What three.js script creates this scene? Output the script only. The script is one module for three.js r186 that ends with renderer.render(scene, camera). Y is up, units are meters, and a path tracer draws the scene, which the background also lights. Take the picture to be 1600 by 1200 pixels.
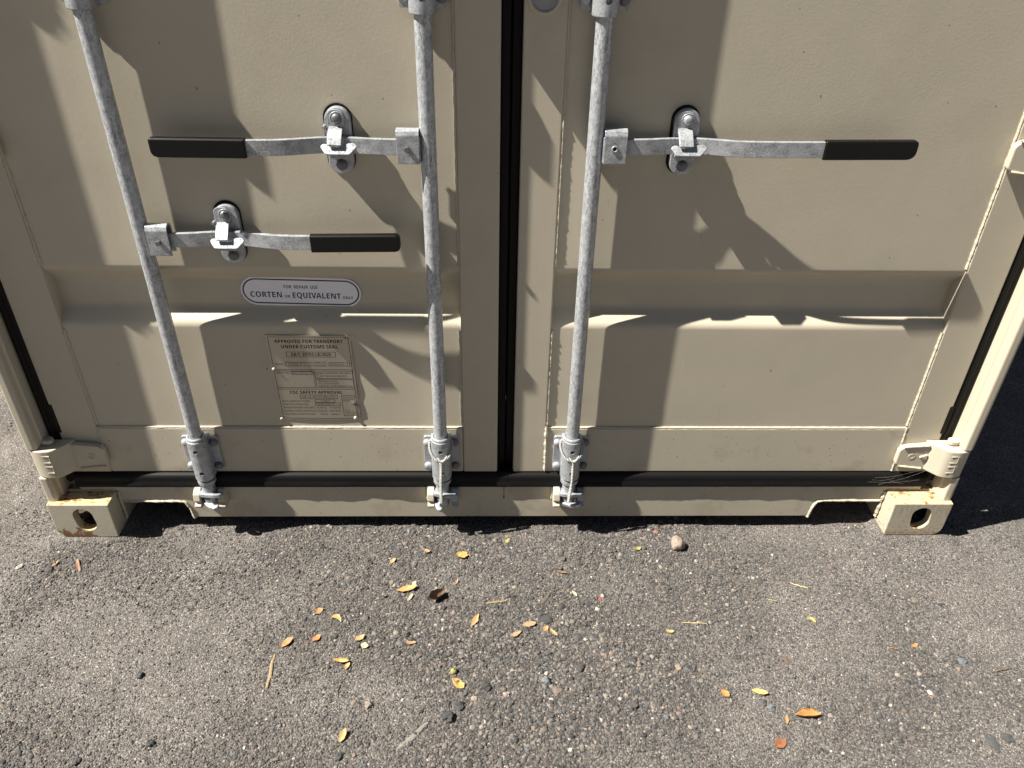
import * as THREE from 'three';
import { RoundedBoxGeometry } from 'three/addons/geometries/RoundedBoxGeometry.js';
import { mergeGeometries, toCreasedNormals, mergeVertices } from 'three/addons/utils/BufferGeometryUtils.js';
import { ImprovedNoise } from 'three/addons/math/ImprovedNoise.js';
import { Brush, Evaluator, SUBTRACTION } from 'three-bvh-csg';

// ------------------------------------------------------------------ camera, sky, sun, exposure
const scene = new THREE.Scene();
const camera = new THREE.PerspectiveCamera(51.62, 4 / 3, 0.05, 400);
camera.position.set(-0.0446, 1.5943, 1.5698);
camera.quaternion.setFromRotationMatrix(new THREE.Matrix4().makeBasis(
  new THREE.Vector3(0.99962954, 0.01773333, 0.02064744),
  new THREE.Vector3(-0.0028713, 0.82308725, -0.56790768),
  new THREE.Vector3(-0.02706553, 0.56763801, 0.82283324)));
scene.add(camera);

const SUN = new THREE.Vector3(-5.2, 6.9, 1.0).normalize();
{ // clear deep blue sky, paler towards the horizon and round the sun
  const w = 512, h = 256, d = new Float32Array(w * h * 4), v = new THREE.Vector3();
  for (let j = 0; j < h; j++) for (let i = 0; i < w; i++) {
    const el = ((j + 0.5) / h - 0.5) * Math.PI, az = ((i + 0.5) / w - 0.5) * 2 * Math.PI;
    v.set(Math.cos(el) * Math.cos(az), Math.sin(el), Math.cos(el) * Math.sin(az));
    const up = Math.max(0, v.y), t = Math.pow(1 - up, 2.2), c = Math.max(0, v.dot(SUN)), g = 0.06 * Math.pow(c, 6) + 0.3 * Math.pow(c, 60);
    d.set([0.017 + 0.052 * t + g, 0.027 + 0.054 * t + g * 0.96, 0.050 + 0.048 * t + g * 0.88, 1], (j * w + i) * 4);
  }
  const t = new THREE.DataTexture(d, w, h, THREE.RGBAFormat, THREE.FloatType); t.mapping = THREE.EquirectangularReflectionMapping; t.magFilter = THREE.LinearFilter; t.needsUpdate = true;
  scene.background = t; scene.environment = t;
}

const sun = new THREE.DirectionalLight(new THREE.Color(1, 0.945, 0.85), 5);
sun.position.copy(SUN).multiplyScalar(12);
sun.castShadow = true;
sun.shadow.mapSize.set(4096, 4096);
Object.assign(sun.shadow.camera, { left: -5, right: 5, top: 5, bottom: -5, near: 1, far: 30 });
scene.add(sun); scene.add(sun.target);

const renderer = new THREE.WebGLRenderer({ antialias: true });
renderer.setSize(1024, 768);
renderer.toneMapping = THREE.LinearToneMapping;
renderer.toneMappingExposure = 2.42;
renderer.shadowMap.enabled = true;

// ------------------------------------------------------------------ helpers
let seed = 20250;
function rnd() { seed = (seed + 0x6D2B79F5) | 0; let t = Math.imul(seed ^ (seed >>> 15), 1 | seed); t = (t + Math.imul(t ^ (t >>> 7), 61 | t)) ^ t; return ((t ^ (t >>> 14)) >>> 0) / 4294967296; }
const rr = (a, b) => a + (b - a) * rnd();
const PN = new ImprovedNoise();
const n3 = (x, y, z) => PN.noise(x, y, z);
const fbm = (x, y, z, o = 4) => { let s = 0, a = 1, t = 0; for (let i = 0; i < o; i++) { s += a * PN.noise(x, y, z + i * 7.3); t += a; a *= 0.5; x *= 2.03; y *= 2.03; } return s / t; };
const clamp = (v, a = 0, b = 1) => Math.max(a, Math.min(b, v));
const sm = (a, b, v) => { const t = clamp((v - a) / (b - a)); return t * t * (3 - 2 * t); };
const used = new Map();
function numbered(n) { const k = used.get(n) ?? 0; used.set(n, k + 1); return k ? n + '_' + String(k).padStart(3, '0') : n; }

function clean(g) {                       // position + normal + metre uv picked by the dominant axis
  let h = g.index ? g.toNonIndexed() : g.clone();
  if (!h.attributes.normal) h.computeVertexNormals();
  const p = h.attributes.position, uv = new Float32Array(p.count * 2);
  for (let i = 0; i < p.count; i += 3) {
    const ax = p.getX(i), ay = p.getY(i), az = p.getZ(i);
    const ux = p.getX(i + 1) - ax, uy = p.getY(i + 1) - ay, uz = p.getZ(i + 1) - az;
    const vx = p.getX(i + 2) - ax, vy = p.getY(i + 2) - ay, vz = p.getZ(i + 2) - az;
    const nx = Math.abs(uy * vz - uz * vy), ny = Math.abs(uz * vx - ux * vz), nz = Math.abs(ux * vy - uy * vx);
    for (let k = 0; k < 3; k++) {
      const x = p.getX(i + k), y = p.getY(i + k), z = p.getZ(i + k);
      let s, t;
      if (nz >= nx && nz >= ny) { s = x; t = y; } else if (ny >= nx) { s = x; t = z + 0.37; } else { s = z + 0.61; t = y; }
      uv[(i + k) * 2] = s; uv[(i + k) * 2 + 1] = t;
    }
  }
  const r = new THREE.BufferGeometry();
  r.setAttribute('position', h.attributes.position); r.setAttribute('normal', h.attributes.normal); r.setAttribute('uv', new THREE.BufferAttribute(uv, 2));
  return r;
}
const join = (...gs) => mergeGeometries(gs.flat().map(clean));
function mesh(name, g, m, parent) {
  const o = new THREE.Mesh(Array.isArray(g) ? join(g) : clean(g), m);
  o.name = name; o.castShadow = o.receiveShadow = true; if (parent) parent.add(o); return o;
}
function group(name, parent, x = 0, y = 0, z = 0) { const g = new THREE.Group(); g.name = name; g.position.set(x, y, z); if (parent) parent.add(g); return g; }
function tag(o, label, category, grp, kind) { if (label) o.userData.label = label; if (category) o.userData.category = category; if (grp) o.userData.group = grp; if (kind) o.userData.kind = kind; return o; }
const T = (g, x = 0, y = 0, z = 0, rx = 0, ry = 0, rz = 0) => { const m = new THREE.Matrix4().makeRotationFromEuler(new THREE.Euler(rx, ry, rz)); m.setPosition(x, y, z); return g.applyMatrix4(m); };
function rbox(x0, x1, y0, y1, z0, z1, r = 0.003) { return T(new RoundedBoxGeometry(x1 - x0, y1 - y0, z1 - z0, 2, Math.min(r, (x1 - x0) / 2.1, (y1 - y0) / 2.1, (z1 - z0) / 2.1)), (x0 + x1) / 2, (y0 + y1) / 2, (z0 + z1) / 2); }
function cyl(x, z, y0, y1, r, seg = 28, r2 = r) { return T(new THREE.CylinderGeometry(r2, r, y1 - y0, seg), x, (y0 + y1) / 2, z); }
function cylZ(x, y, z0, z1, r, seg = 20) { return T(new THREE.CylinderGeometry(r, r, z1 - z0, seg), x, y, (z0 + z1) / 2, Math.PI / 2); }
function shapeOf(pts, radii = 0) {       // polygon with rounded corners
  const s = new THREE.Shape(), n = pts.length;
  for (let i = 0; i < n; i++) {
    const a = new THREE.Vector2(...pts[(i + n - 1) % n]), b = new THREE.Vector2(...pts[i]), c = new THREE.Vector2(...pts[(i + 1) % n]);
    const r = Array.isArray(radii) ? radii[i] : radii;
    const d1 = a.clone().sub(b), d2 = c.clone().sub(b), k1 = Math.min(r, d1.length() * 0.49), k2 = Math.min(r, d2.length() * 0.49);
    const p = b.clone().add(d1.setLength(Math.max(k1, 1e-6))), q = b.clone().add(d2.setLength(Math.max(k2, 1e-6)));
    if (i) s.lineTo(p.x, p.y); else s.moveTo(p.x, p.y);
    if (r > 0) s.quadraticCurveTo(b.x, b.y, q.x, q.y);
  }
  s.closePath(); return s;
}
function extr(shape, depth, bevel = 0.0015, curve = 10) {
  const g = new THREE.ExtrudeGeometry(shape, { depth: depth - 2 * bevel, bevelEnabled: bevel > 0, bevelThickness: bevel, bevelSize: bevel, bevelOffset: -bevel, bevelSegments: 2, curveSegments: curve });
  g.translate(0, 0, bevel); return g;
}
const stadium = (w, h, k = 12) => { const s = new THREE.Shape(), r = Math.min(w, h) / 2; if (h > w) { s.absarc(0, h / 2 - r, r, 0, Math.PI, false); s.absarc(0, -h / 2 + r, r, Math.PI, 2 * Math.PI, false); } else { s.absarc(w / 2 - r, 0, r, -Math.PI / 2, Math.PI / 2, false); s.absarc(-w / 2 + r, 0, r, Math.PI / 2, 1.5 * Math.PI, false); } s.closePath(); return s; };
const rrect = (w, h, r) => shapeOf([[-w / 2, -h / 2], [w / 2, -h / 2], [w / 2, h / 2], [-w / 2, h / 2]], r);
// profile in (z,y) extruded along x from x0 to x1
function alongX(pts, x0, x1, bevel = 0.001, r = 0) { const g = extr(shapeOf(pts, r), x1 - x0, bevel); return T(g, x0, 0, 0, 0, Math.PI / 2, 0).applyMatrix4(new THREE.Matrix4().makeScale(1, 1, -1)).scale(1, 1, 1); }
function flip(g) { if (g.index) { const a = g.index.array; for (let i = 0; i < a.length; i += 3) { const t = a[i]; a[i] = a[i + 2]; a[i + 2] = t; } } else { const h = g.attributes; for (const k in h) { const s = h[k].itemSize, a = h[k].array; for (let i = 0; i < h[k].count; i += 3) for (let j = 0; j < s; j++) { const t = a[i * s + j]; a[i * s + j] = a[(i + 2) * s + j]; a[(i + 2) * s + j] = t; } } } g.computeVertexNormals(); return g; }
const profX = (pts, x0, x1, bevel, r) => flip(alongX(pts, x0, x1, bevel, r));
const evalr = new Evaluator(); evalr.attributes = ['position', 'normal']; evalr.useGroups = false;
function cut(base, ...tools) { let b = new Brush(strip(base)); b.updateMatrixWorld(); for (const t of tools) { const k = new Brush(strip(t)); k.updateMatrixWorld(); b = evalr.evaluate(b, k, SUBTRACTION); } return b.geometry; }
function strip(g) { let h = g.index ? g.toNonIndexed() : g; const r = new THREE.BufferGeometry(); r.setAttribute('position', h.attributes.position.clone()); r.setAttribute('normal', h.attributes.normal.clone()); return r; }
function bead(pts, r, jig = 0.35, seg = 160) {        // an uneven weld bead along a line
  const c = new THREE.CatmullRomCurve3(pts.map((p) => new THREE.Vector3(...p)), false, 'catmullrom', 0.02);
  const g = new THREE.TubeGeometry(c, seg, r, 6, false), p = g.attributes.position, n = g.attributes.normal;
  for (let i = 0; i < p.count; i++) {
    const x = p.getX(i), y = p.getY(i), z = p.getZ(i), k = r * jig * (1.2 * n3(x * 60, y * 60, z * 60 + 3) + 0.8 * n3(x * 190, y * 190, 9));
    p.setXYZ(i, x + n.getX(i) * k, y + n.getY(i) * k, z + n.getZ(i) * k);
  }
  g.computeVertexNormals(); return g;
}

// ------------------------------------------------------------------ textures and materials
function dataTex(w, h, fn, srgb, tile) {
  const d = new Uint8Array(w * h * 4);
  for (let j = 0; j < h; j++) for (let i = 0; i < w; i++) { const c = fn(i, j), k = (j * w + i) * 4; d[k] = clamp(c[0]) * 255; d[k + 1] = clamp(c[1]) * 255; d[k + 2] = clamp(c[2]) * 255; d[k + 3] = 255; }
  const t = new THREE.DataTexture(d, w, h, THREE.RGBAFormat); t.wrapS = t.wrapT = THREE.RepeatWrapping; t.magFilter = THREE.LinearFilter; t.minFilter = THREE.LinearMipmapLinearFilter; t.generateMipmaps = true;
  if (srgb) t.colorSpace = THREE.SRGBColorSpace; t.repeat.set(1 / tile, 1 / tile); t.needsUpdate = true; return t;
}
const toS = (v) => (v <= 0.0031308 ? v * 12.92 : 1.055 * Math.pow(v, 1 / 2.4) - 0.055);
const sr = (c) => c.map((v) => toS(clamp(v)));
function whiteField(n, blur) {            // periodic blurred white noise in -1..1
  let a = new Float32Array(n * n); for (let i = 0; i < a.length; i++) a[i] = rnd() * 2 - 1;
  for (let pass = 0; pass < blur; pass++) {
    const b = new Float32Array(n * n);
    for (let j = 0; j < n; j++) for (let i = 0; i < n; i++) { const l = (i + n - 1) % n, r = (i + 1) % n, u = (j + n - 1) % n, d = (j + 1) % n; b[j * n + i] = (2 * a[j * n + i] + a[j * n + l] + a[j * n + r] + a[u * n + i] + a[d * n + i]) / 6; }
    a = b;
  }
  let s = 0; for (const v of a) s += v * v; s = Math.sqrt(s / a.length); for (let i = 0; i < a.length; i++) a[i] /= s * 3; return a;
}
const per = (x, y, n, f, z = 0) => { const u = x / n * f, v = y / n * f, a = sm(0, 1, x / n), b = sm(0, 1, y / n); return (1 - a) * (1 - b) * n3(u, v, z) + a * (1 - b) * n3(u - f, v, z) + (1 - a) * b * n3(u, v - f, z) + a * b * n3(u - f, v - f, z); };

const PAINT = [0.48, 0.435, 0.342];
const peel = whiteField(1024, 3), fine = whiteField(1024, 1);
const paintBump = dataTex(1024, 1024, (i, j) => { const v = 0.5 + 0.42 * peel[j * 1024 + i]; return [v, v, v]; }, false, 1.25);
function paintMap(n, tile, specks, dirt, dirtCol) {
  const sp = new Float32Array(n * n);
  for (let k = 0; k < specks; k++) { const x = rnd() * n | 0, y = rnd() * n | 0, r = 0.5 + 1.6 * rnd() * rnd(), a = 0.35 + 0.6 * rnd(); for (let dy = -3; dy <= 3; dy++) for (let dx = -3; dx <= 3; dx++) if (dx * dx + dy * dy * (0.6 + rnd() * 0.6) < r * r) { const q = ((y + dy + n) % n) * n + (x + dx + n) % n; sp[q] = Math.max(sp[q], a); } }
  const scr = new Float32Array(n * n);
  for (let k = 0; k < 16; k++) { let x = rnd() * n, y = rnd() * n; const a = rnd() < 0.6 ? Math.PI / 2 + rr(-0.25, 0.25) : rr(0, 3.1), L = rr(15, 70), dk = rr(-0.3, 0.3); for (let t = 0; t < L; t += 0.5) { x += Math.cos(a) * 0.5; y += Math.sin(a) * 0.5; scr[((y | 0) % n + n) % n * n + ((x | 0) % n + n) % n] = dk * (1 - t / L); } }
  return dataTex(n, n, (i, j) => {
    const m = 1 + scr[j * n + i] + 0.035 * per(i, j, n, 6) + 0.03 * per(i, j, n, 23, 4) + 0.02 * fine[(j % 1024) * 1024 + (i % 1024)];
    const d = dirt * sm(0.12, 0.45, per(i, j, n, 9, 8) + 0.35 * per(i, j, n, 41, 3)) , s = sp[j * n + i];
    return sr(PAINT.map((c, q) => { let v = c * m; v = v * (1 - d) + dirtCol[q] * d; return v * (1 - s) + 0.06 * s; }));
  }, true, tile);
}
const paint = new THREE.MeshStandardMaterial({ map: paintMap(1024, 1.25, 70, 0.10, [0.33, 0.28, 0.2]), bumpMap: paintBump, bumpScale: 0.0001, roughness: 0.5 });
const paintLow = new THREE.MeshStandardMaterial({ map: paintMap(1024, 0.9, 1500, 0.4, [0.36, 0.3, 0.22]), bumpMap: paintBump, bumpScale: 0.0001, roughness: 0.58 });
const galvCol = dataTex(512, 512, (i, j) => { const a = per(i, j, 512, 34) + 0.8 * per(i, j, 512, 90, 5), b = fine[(j * 2 % 1024) * 1024 + (i * 2 % 1024)]; const v = 0.38 + 0.15 * a + 0.045 * b - 0.12 * sm(0.22, 0.42, per(i, j, 512, 60, 12)) + 0.16 * per(i, j, 512, 9, 21); return sr([v * 0.95, v, v * 1.06]); }, true, 0.16);
const pipeCol = dataTex(512, 1024, (i, j) => { const u = i, w = j / 2; const a = per(u, w, 512, 26, 2) + 0.9 * per(u, w, 512, 62, 5) + 0.7 * per(u, w, 512, 12, 9), b = fine[j * 1024 + i]; const v = 0.43 + 0.20 * a + 0.06 * b - 0.14 * sm(0.22, 0.4, per(u, w, 512, 40, 12)); return sr([v * 0.95, v, v * 1.06]); }, true, 0.1056);
pipeCol.repeat.set(1 / 0.1056, 1 / 0.27);
const galvRough = dataTex(512, 512, (i, j) => { const v = 0.42 + 0.28 * per(i, j, 512, 40, 3) + 0.1 * fine[(j * 2 % 1024) * 1024 + (i * 2 % 1024)]; return [v, v, v]; }, false, 0.16);
const galvBump = dataTex(512, 512, (i, j) => { const v = 0.5 + 0.3 * per(i, j, 512, 50, 7) + 0.2 * fine[j * 1024 + i]; return [v, v, v]; }, false, 0.16);
const galv = new THREE.MeshStandardMaterial({ map: galvCol, roughnessMap: galvRough, bumpMap: galvBump, bumpScale: 0.00022, metalness: 0.34, roughness: 1 });
const pipeMat = new THREE.MeshStandardMaterial({ map: pipeCol, roughnessMap: galvRough, bumpMap: galvBump, bumpScale: 0.00035, metalness: 0.34, roughness: 1 });
const boltMat = new THREE.MeshStandardMaterial({ color: new THREE.Color(0.16, 0.16, 0.17), metalness: 0.5, roughness: 0.45 });
const rubBump = dataTex(512, 512, (i, j) => { const v = 0.5 + 0.3 * per(i, j, 512, 30, 17) + 0.2 * fine[j * 1024 + i]; return [v, v, v]; }, false, 0.2);
const rubber = new THREE.MeshPhysicalMaterial({ color: new THREE.Color(0.005, 0.0048, 0.0046), roughness: 0.55, specularIntensity: 0.4, bumpMap: rubBump, bumpScale: 0.0003 });
const gripMat = new THREE.MeshPhysicalMaterial({ color: new THREE.Color(0.003, 0.003, 0.003), roughness: 0.42, specularIntensity: 0.6, bumpMap: rubBump, bumpScale: 0.0002 });

// castings: one 0.4 m sheet each; front face at u 0..0.162 v 0..0.118, top at v 0.2.., side at u 0.2..
function castTex(kind) {
  const n = 512, R1 = [0.16, 0.065, 0.025], R2 = [0.34, 0.17, 0.05], Y = [0.56, 0.44, 0.22];
  return dataTex(n, n, (i, j) => {
    const u = i / n * 0.4, v = j / n * 0.4, a = fbm(i * 0.03, j * 0.03, kind), b = fbm(i * 0.11, j * 0.11, kind + 5), g = fine[j * 1024 + i];
    let c = [0.46, 0.42, 0.33].map((q) => q * (1 + 0.14 * a + 0.1 * b + 0.06 * g));
    const mix = (t, k) => { c = c.map((q, w) => q * (1 - k) + t[w] * (1 + 0.25 * b + 0.15 * g) * k); };
    if (v < 0.16) {
      if (kind === 1 && u < 0.18) { mix(R1, sm(0.0, 0.012, 0.030 - v + 0.06 * a + 0.03 * b - 0.05 * sm(0.09, 0.14, u)) * 0.95); mix(R2, 0.4 * sm(0.1, 0.3, b - v * 3)); }
      if (kind === 2 && u < 0.18) { const st = fbm(i * 0.22, j * 0.015, 33); mix([0.22, 0.19, 0.14], 0.55 * sm(-0.05, 0.25, st) * sm(0.03, 0.10, v)); mix(R2, 0.7 * sm(0.12, 0.32, b + 0.3 * sm(0.03, 0.0, v))); }
      if (u > 0.18) { mix(Y, 0.35 * sm(-0.1, 0.4, a)); mix(R1, 0.7 * sm(0.3, 0.45, b + 0.3 * sm(0.04, 0, v))); }
      mix([0.2, 0.16, 0.11], 0.6 * sm(0.22, 0.36, 0.6 * b + 0.6 * a));
    } else {
      mix(Y, kind === 1 ? 0.9 : 0.7); const st = fbm(i * 0.05 + a * 2, j * 0.12, kind + 60);
      mix(R2, 0.85 * sm(0.04, 0.24, 0.8 * a + 0.5 * st + 0.12 * b)); mix(R1, 0.8 * sm(0.16, 0.34, a + 0.25 * b));
    }
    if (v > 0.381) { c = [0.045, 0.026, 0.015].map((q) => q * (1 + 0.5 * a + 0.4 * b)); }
    return sr(c);
  }, true, 0.4);
}
const castMats = [castTex(1), castTex(2)].map((t) => new THREE.MeshStandardMaterial({ map: t, bumpMap: galvBump, bumpScale: 0.0008, roughness: 0.7 }));

// ------------------------------------------------------------------ ground
const gFade = (x, z) => { let f = 1; for (const cx of [-1.138, 1.138]) { const d = Math.hypot(Math.max(0, Math.abs(x - cx) - 0.085), Math.max(0, z - 0.005, -0.185 - z)); f = Math.min(f, sm(0.0, 0.1, d)); } return f; };
const gNear = (x, z) => { let f = 1; for (const cx of [-1.138, 1.138]) { const d = Math.hypot(Math.max(0, Math.abs(x - cx) - 0.084), Math.max(0, z - 0.005, -0.185 - z)); f = Math.min(f, sm(0.0, z > -0.02 ? 0.06 : 0.022, d)); } return f; };
function gh(x, z) {
  const w = Math.max(Math.abs(x) - 3, Math.abs(z) - 3, 0), far = w > 0 ? Math.exp(-w) : 1;
  const smooth = 1 - 0.6 * sm(0.45, 0.9, x);
  const v = 0.0065 * fbm(x * 3.1 + 5, z * 3.1, 2, 3) + smooth * (0.006 * fbm(x * 13, z * 13, 5, 3) + 0.0036 * n3(x * 55, z * 55, 1)) - 0.002;
  return v * gFade(x, z) * far - 0.019 * sm(0.07, -0.035, z) * (Math.abs(x) < 1.25 ? 1 : sm(1.5, 1.25, Math.abs(x))) * gNear(x, z);
}
// how loose and coarse the gravel is: 0 packed dust .. 1 loose dark grit
function loose(x, z) { const b = fbm(x * 2.6 + 1.3, z * 3.0 + 4.2, 11, 3); let v = 0.5 + 1.1 * b; v += 0.35 * Math.exp(-((x - 0.1) ** 2 * 5 + (z - 0.45) ** 2 * 7)) + 0.3 * Math.exp(-((x + 0.1) ** 2 * 4 + (z - 0.02) ** 2 * 60)) + 0.3 * Math.exp(-((x - 1.15) ** 2 * 12 + (z - 0.55) ** 2 * 14)); v -= 0.38 * sm(0.35, 0.9, x) + 0.32 * sm(-0.3, -0.8, x); return clamp(v); }
const N = 2048, GT = 1.9, CELL = 2.7, NC = Math.floor(N / CELL), cs = N / NC;
const cellX = new Float32Array(NC * NC), cellY = new Float32Array(NC * NC), cellC = new Uint8Array(NC * NC), cellH = new Float32Array(NC * NC);
const GRIT = [[0.095, 0.089, 0.084], [0.14, 0.13, 0.118], [0.20, 0.184, 0.166], [0.058, 0.056, 0.055], [0.29, 0.265, 0.235], [0.155, 0.13, 0.11], [0.38, 0.35, 0.32], [0.035, 0.034, 0.034]];
for (let i = 0; i < NC * NC; i++) { cellX[i] = rnd(); cellY[i] = rnd(); const q = rnd(); cellC[i] = q < 0.3 ? 0 : q < 0.52 ? 1 : q < 0.68 ? 2 : q < 0.81 ? 3 : q < 0.87 ? 4 : q < 0.94 ? 5 : q < 0.952 ? 6 : 7; cellH[i] = rnd(); }
const gCol = new Uint8Array(N * N * 4), gBmp = new Uint8Array(N * N * 4);
for (let j = 0; j < N; j++) for (let i = 0; i < N; i++) {
  const ci = Math.floor(i / cs), cj = Math.floor(j / cs); let d1 = 9, d2 = 9, id = 0;
  for (let b = -1; b <= 1; b++) for (let a = -1; a <= 1; a++) {
    const q = ((cj + b + NC) % NC) * NC + (ci + a + NC) % NC, dx = (ci + a + cellX[q]) - i / cs, dy = (cj + b + cellY[q]) - j / cs, d = dx * dx + dy * dy;
    if (d < d1) { d2 = d1; d1 = d; id = q; } else if (d < d2) d2 = d;
  }
  const e = sm(0, 0.35, Math.sqrt(d2) - Math.sqrt(d1)), c = GRIT[cellC[id]], f = 1 + 0.22 * fine[(j % 1024) * 1024 + (i % 1024)], k = (j * N + i) * 4;
  for (let w = 0; w < 3; w++) gCol[k + w] = 255 * toS(clamp((c[w] * e + [0.060, 0.055, 0.049][w] * (1 - e)) * f));
  const h = clamp((0.25 + 0.75 * cellH[id]) * (0.3 + 0.7 * e) * (1 - 0.4 * d1));
  gBmp[k] = gBmp[k + 1] = gBmp[k + 2] = 255 * h; gCol[k + 3] = gBmp[k + 3] = 255;
}
function wrapTex(d, srgb) { const t = new THREE.DataTexture(d, N, N, THREE.RGBAFormat); t.wrapS = t.wrapT = THREE.RepeatWrapping; t.magFilter = THREE.LinearFilter; t.minFilter = THREE.LinearMipmapLinearFilter; t.generateMipmaps = true; if (srgb) t.colorSpace = THREE.SRGBColorSpace; t.repeat.set(1 / GT, 1 / GT); t.needsUpdate = true; return t; }
const groundMat = new THREE.MeshStandardMaterial({ map: wrapTex(gCol, true), bumpMap: wrapTex(gBmp, false), bumpScale: 0.0037, roughness: 0.95, vertexColors: true });
{
  const axis = (a, b, s, lo, hi) => { const v = []; for (let x = a; x <= b + 1e-6; x += s) v.push(x); let st = s, x = b; while (x < hi) { st *= 1.35; x += st; v.push(x); } st = s; x = a; const w = []; while (x > lo) { st *= 1.35; x -= st; w.unshift(x); } return w.concat(v); };
  const X = axis(-2.2, 2.4, 0.0095, -150, 150), Z = axis(-1.3, 0.95, 0.0095, -150, 150), nx = X.length, nz = Z.length;
  const pos = new Float32Array(nx * nz * 3), uv = new Float32Array(nx * nz * 2), col = new Float32Array(nx * nz * 3), idx = [];
  for (let j = 0; j < nz; j++) for (let i = 0; i < nx; i++) {
    const k = j * nx + i, x = X[i], z = Z[j]; pos.set([x, gh(x, z), z], k * 3); uv.set([x, z], k * 2);
    const l = loose(x, z), p = 1 + 0.3 * fbm(x * 9, z * 9, 20, 3), t = (1.38 - 0.56 * sm(0.1, 0.95, l)) * p; col.set([t, t * 0.99, t * (1.0 + 0.02 * l)], k * 3);
    if (i < nx - 1 && j < nz - 1) idx.push(k, k + nx, k + 1, k + 1, k + nx, k + nx + 1);
  }
  const g = new THREE.BufferGeometry(); g.setAttribute('position', new THREE.BufferAttribute(pos, 3)); g.setAttribute('uv', new THREE.BufferAttribute(uv, 2)); g.setAttribute('color', new THREE.BufferAttribute(col, 3)); g.setIndex(idx); g.computeVertexNormals();
  const o = new THREE.Mesh(g, groundMat); o.name = 'ground'; o.userData.kind = 'structure'; o.receiveShadow = o.castShadow = true; scene.add(o);
}

// ------------------------------------------------------------------ shipping container
const box = tag(group('shipping_container', scene), 'tan steel shipping container with closed double doors and galvanized locking rods', 'container');
const ZF = -0.065, ZP = -0.070, ZR = -0.041, DEEP = 0.0335;          // door frame face, panel flat, rod axis, corrugation depth
const RODS = [-0.798, -0.173, 0.168];

// corner castings
const castings = [];
for (const s of [-1, 1]) {
  const outline = s < 0 ? shapeOf([[-0.081, 0], [0.081, 0], [0.081, 0.118], [-0.081, 0.118]], [0.034, 0.006, 0.003, 0.003]) : shapeOf([[-0.081, 0], [0.081, 0], [0.081, 0.118], [-0.081, 0.118]], [0.006, 0.034, 0.003, 0.003]);
  const body = T(extr(outline, 0.178, 0.003, 8), 0, 0, -0.178);
  const hole = T(extr(stadium(0.053, 0.079), 0.06, 0), 0.006, 0.064, -0.045, 0, 0, 0.10);
  const side = T(extr(stadium(0.06, 0.07), 0.06, 0), s * 0.05 + (s < 0 ? -0.05 : 0), 0.062, -0.089, 0, Math.PI / 2, 0);
  const cav = T(new THREE.BoxGeometry(0.118, 0.075, 0.13), 0, 0.062, -0.089);
  const bot = T(new THREE.BoxGeometry(0.06, 0.06, 0.1), 0, 0.02, -0.089);
  const g = cut(body, cav, hole, side, bot);
  castings.push(g);
}
function castMesh(s, top, back) {
  const g = clean(castings[s < 0 ? 0 : 1].clone()), p = g.attributes.position, n = g.attributes.normal, uv = g.attributes.uv;
  for (let i = 0; i < p.count; i += 3) {
    const nx = Math.abs(n.getX(i) + n.getX(i + 1) + n.getX(i + 2)), ny = Math.abs(n.getY(i) + n.getY(i + 1) + n.getY(i + 2)), nz = Math.abs(n.getZ(i) + n.getZ(i + 1) + n.getZ(i + 2));
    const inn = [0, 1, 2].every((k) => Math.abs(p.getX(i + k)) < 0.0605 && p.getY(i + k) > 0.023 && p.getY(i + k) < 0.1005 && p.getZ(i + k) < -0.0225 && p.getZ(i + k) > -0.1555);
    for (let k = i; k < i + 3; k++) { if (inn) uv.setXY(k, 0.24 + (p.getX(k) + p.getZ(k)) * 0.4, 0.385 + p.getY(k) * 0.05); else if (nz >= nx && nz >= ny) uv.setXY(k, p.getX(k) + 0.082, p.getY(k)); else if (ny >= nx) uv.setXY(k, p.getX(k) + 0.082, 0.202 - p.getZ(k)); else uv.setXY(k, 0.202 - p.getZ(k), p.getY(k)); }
  }
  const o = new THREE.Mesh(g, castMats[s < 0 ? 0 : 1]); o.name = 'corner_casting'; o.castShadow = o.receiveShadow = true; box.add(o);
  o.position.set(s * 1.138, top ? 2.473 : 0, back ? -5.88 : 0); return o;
}
for (const s of [-1, 1]) { const c = castMesh(s, false, false); c.userData.label = s < 0 ? 'lower left corner casting with rust along its bottom edge' : 'lower right corner casting yellowed and rust streaked on top'; castMesh(s, true, false); castMesh(s, false, true); castMesh(s, true, true); }

// posts, with gaps in the front bar where hinges sit
const HINGE_Y = [0.248, 1.062, 1.72, 2.33];
for (const s of [-1, 1]) {
  const p = group('corner_post', box);
  const mx = (pts) => (s > 0 ? pts : pts.map(([x, y]) => [-x, y]).reverse());
  const back = [[1.1505, -0.16], [1.2185, -0.16], [1.2185, -0.0805], [1.1505, -0.0805]];
  const up = (pts, y0, y1, r, b) => T(extr(shapeOf(mx(pts), r), y1 - y0, b), 0, y1, 0, Math.PI / 2, 0, 0);
  mesh('back_channel', up(back.map(([x, z]) => [x, z]), 0.1185, 2.4725, 0.001, 0.0008), paintLow, p);
  const bar = [[1.1855, -0.0800], [1.2188, -0.0800], [1.2188, -0.013], [1.1925, -0.013], [1.1905, -0.036], [1.1862, -0.040]];
  const cuts = [0.1185]; for (const h of HINGE_Y) cuts.push(h - 0.05, h + 0.046); cuts.push(2.4725);
  for (let i = 0; i < cuts.length; i += 2) mesh('hinge_bar', up(bar, cuts[i], cuts[i + 1], [0.001, 0.004, 0.011, 0.006, 0.002, 0.002], 0.0012), paint, p);
  for (const h of HINGE_Y) { mesh('hinge_lug', T(extr(stadium(0.03, 0.022), 0.012, 0.002), s * 1.178, h + 0.058, -0.045, Math.PI / 2, 0, 0), paintLow, p); }
}

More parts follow.
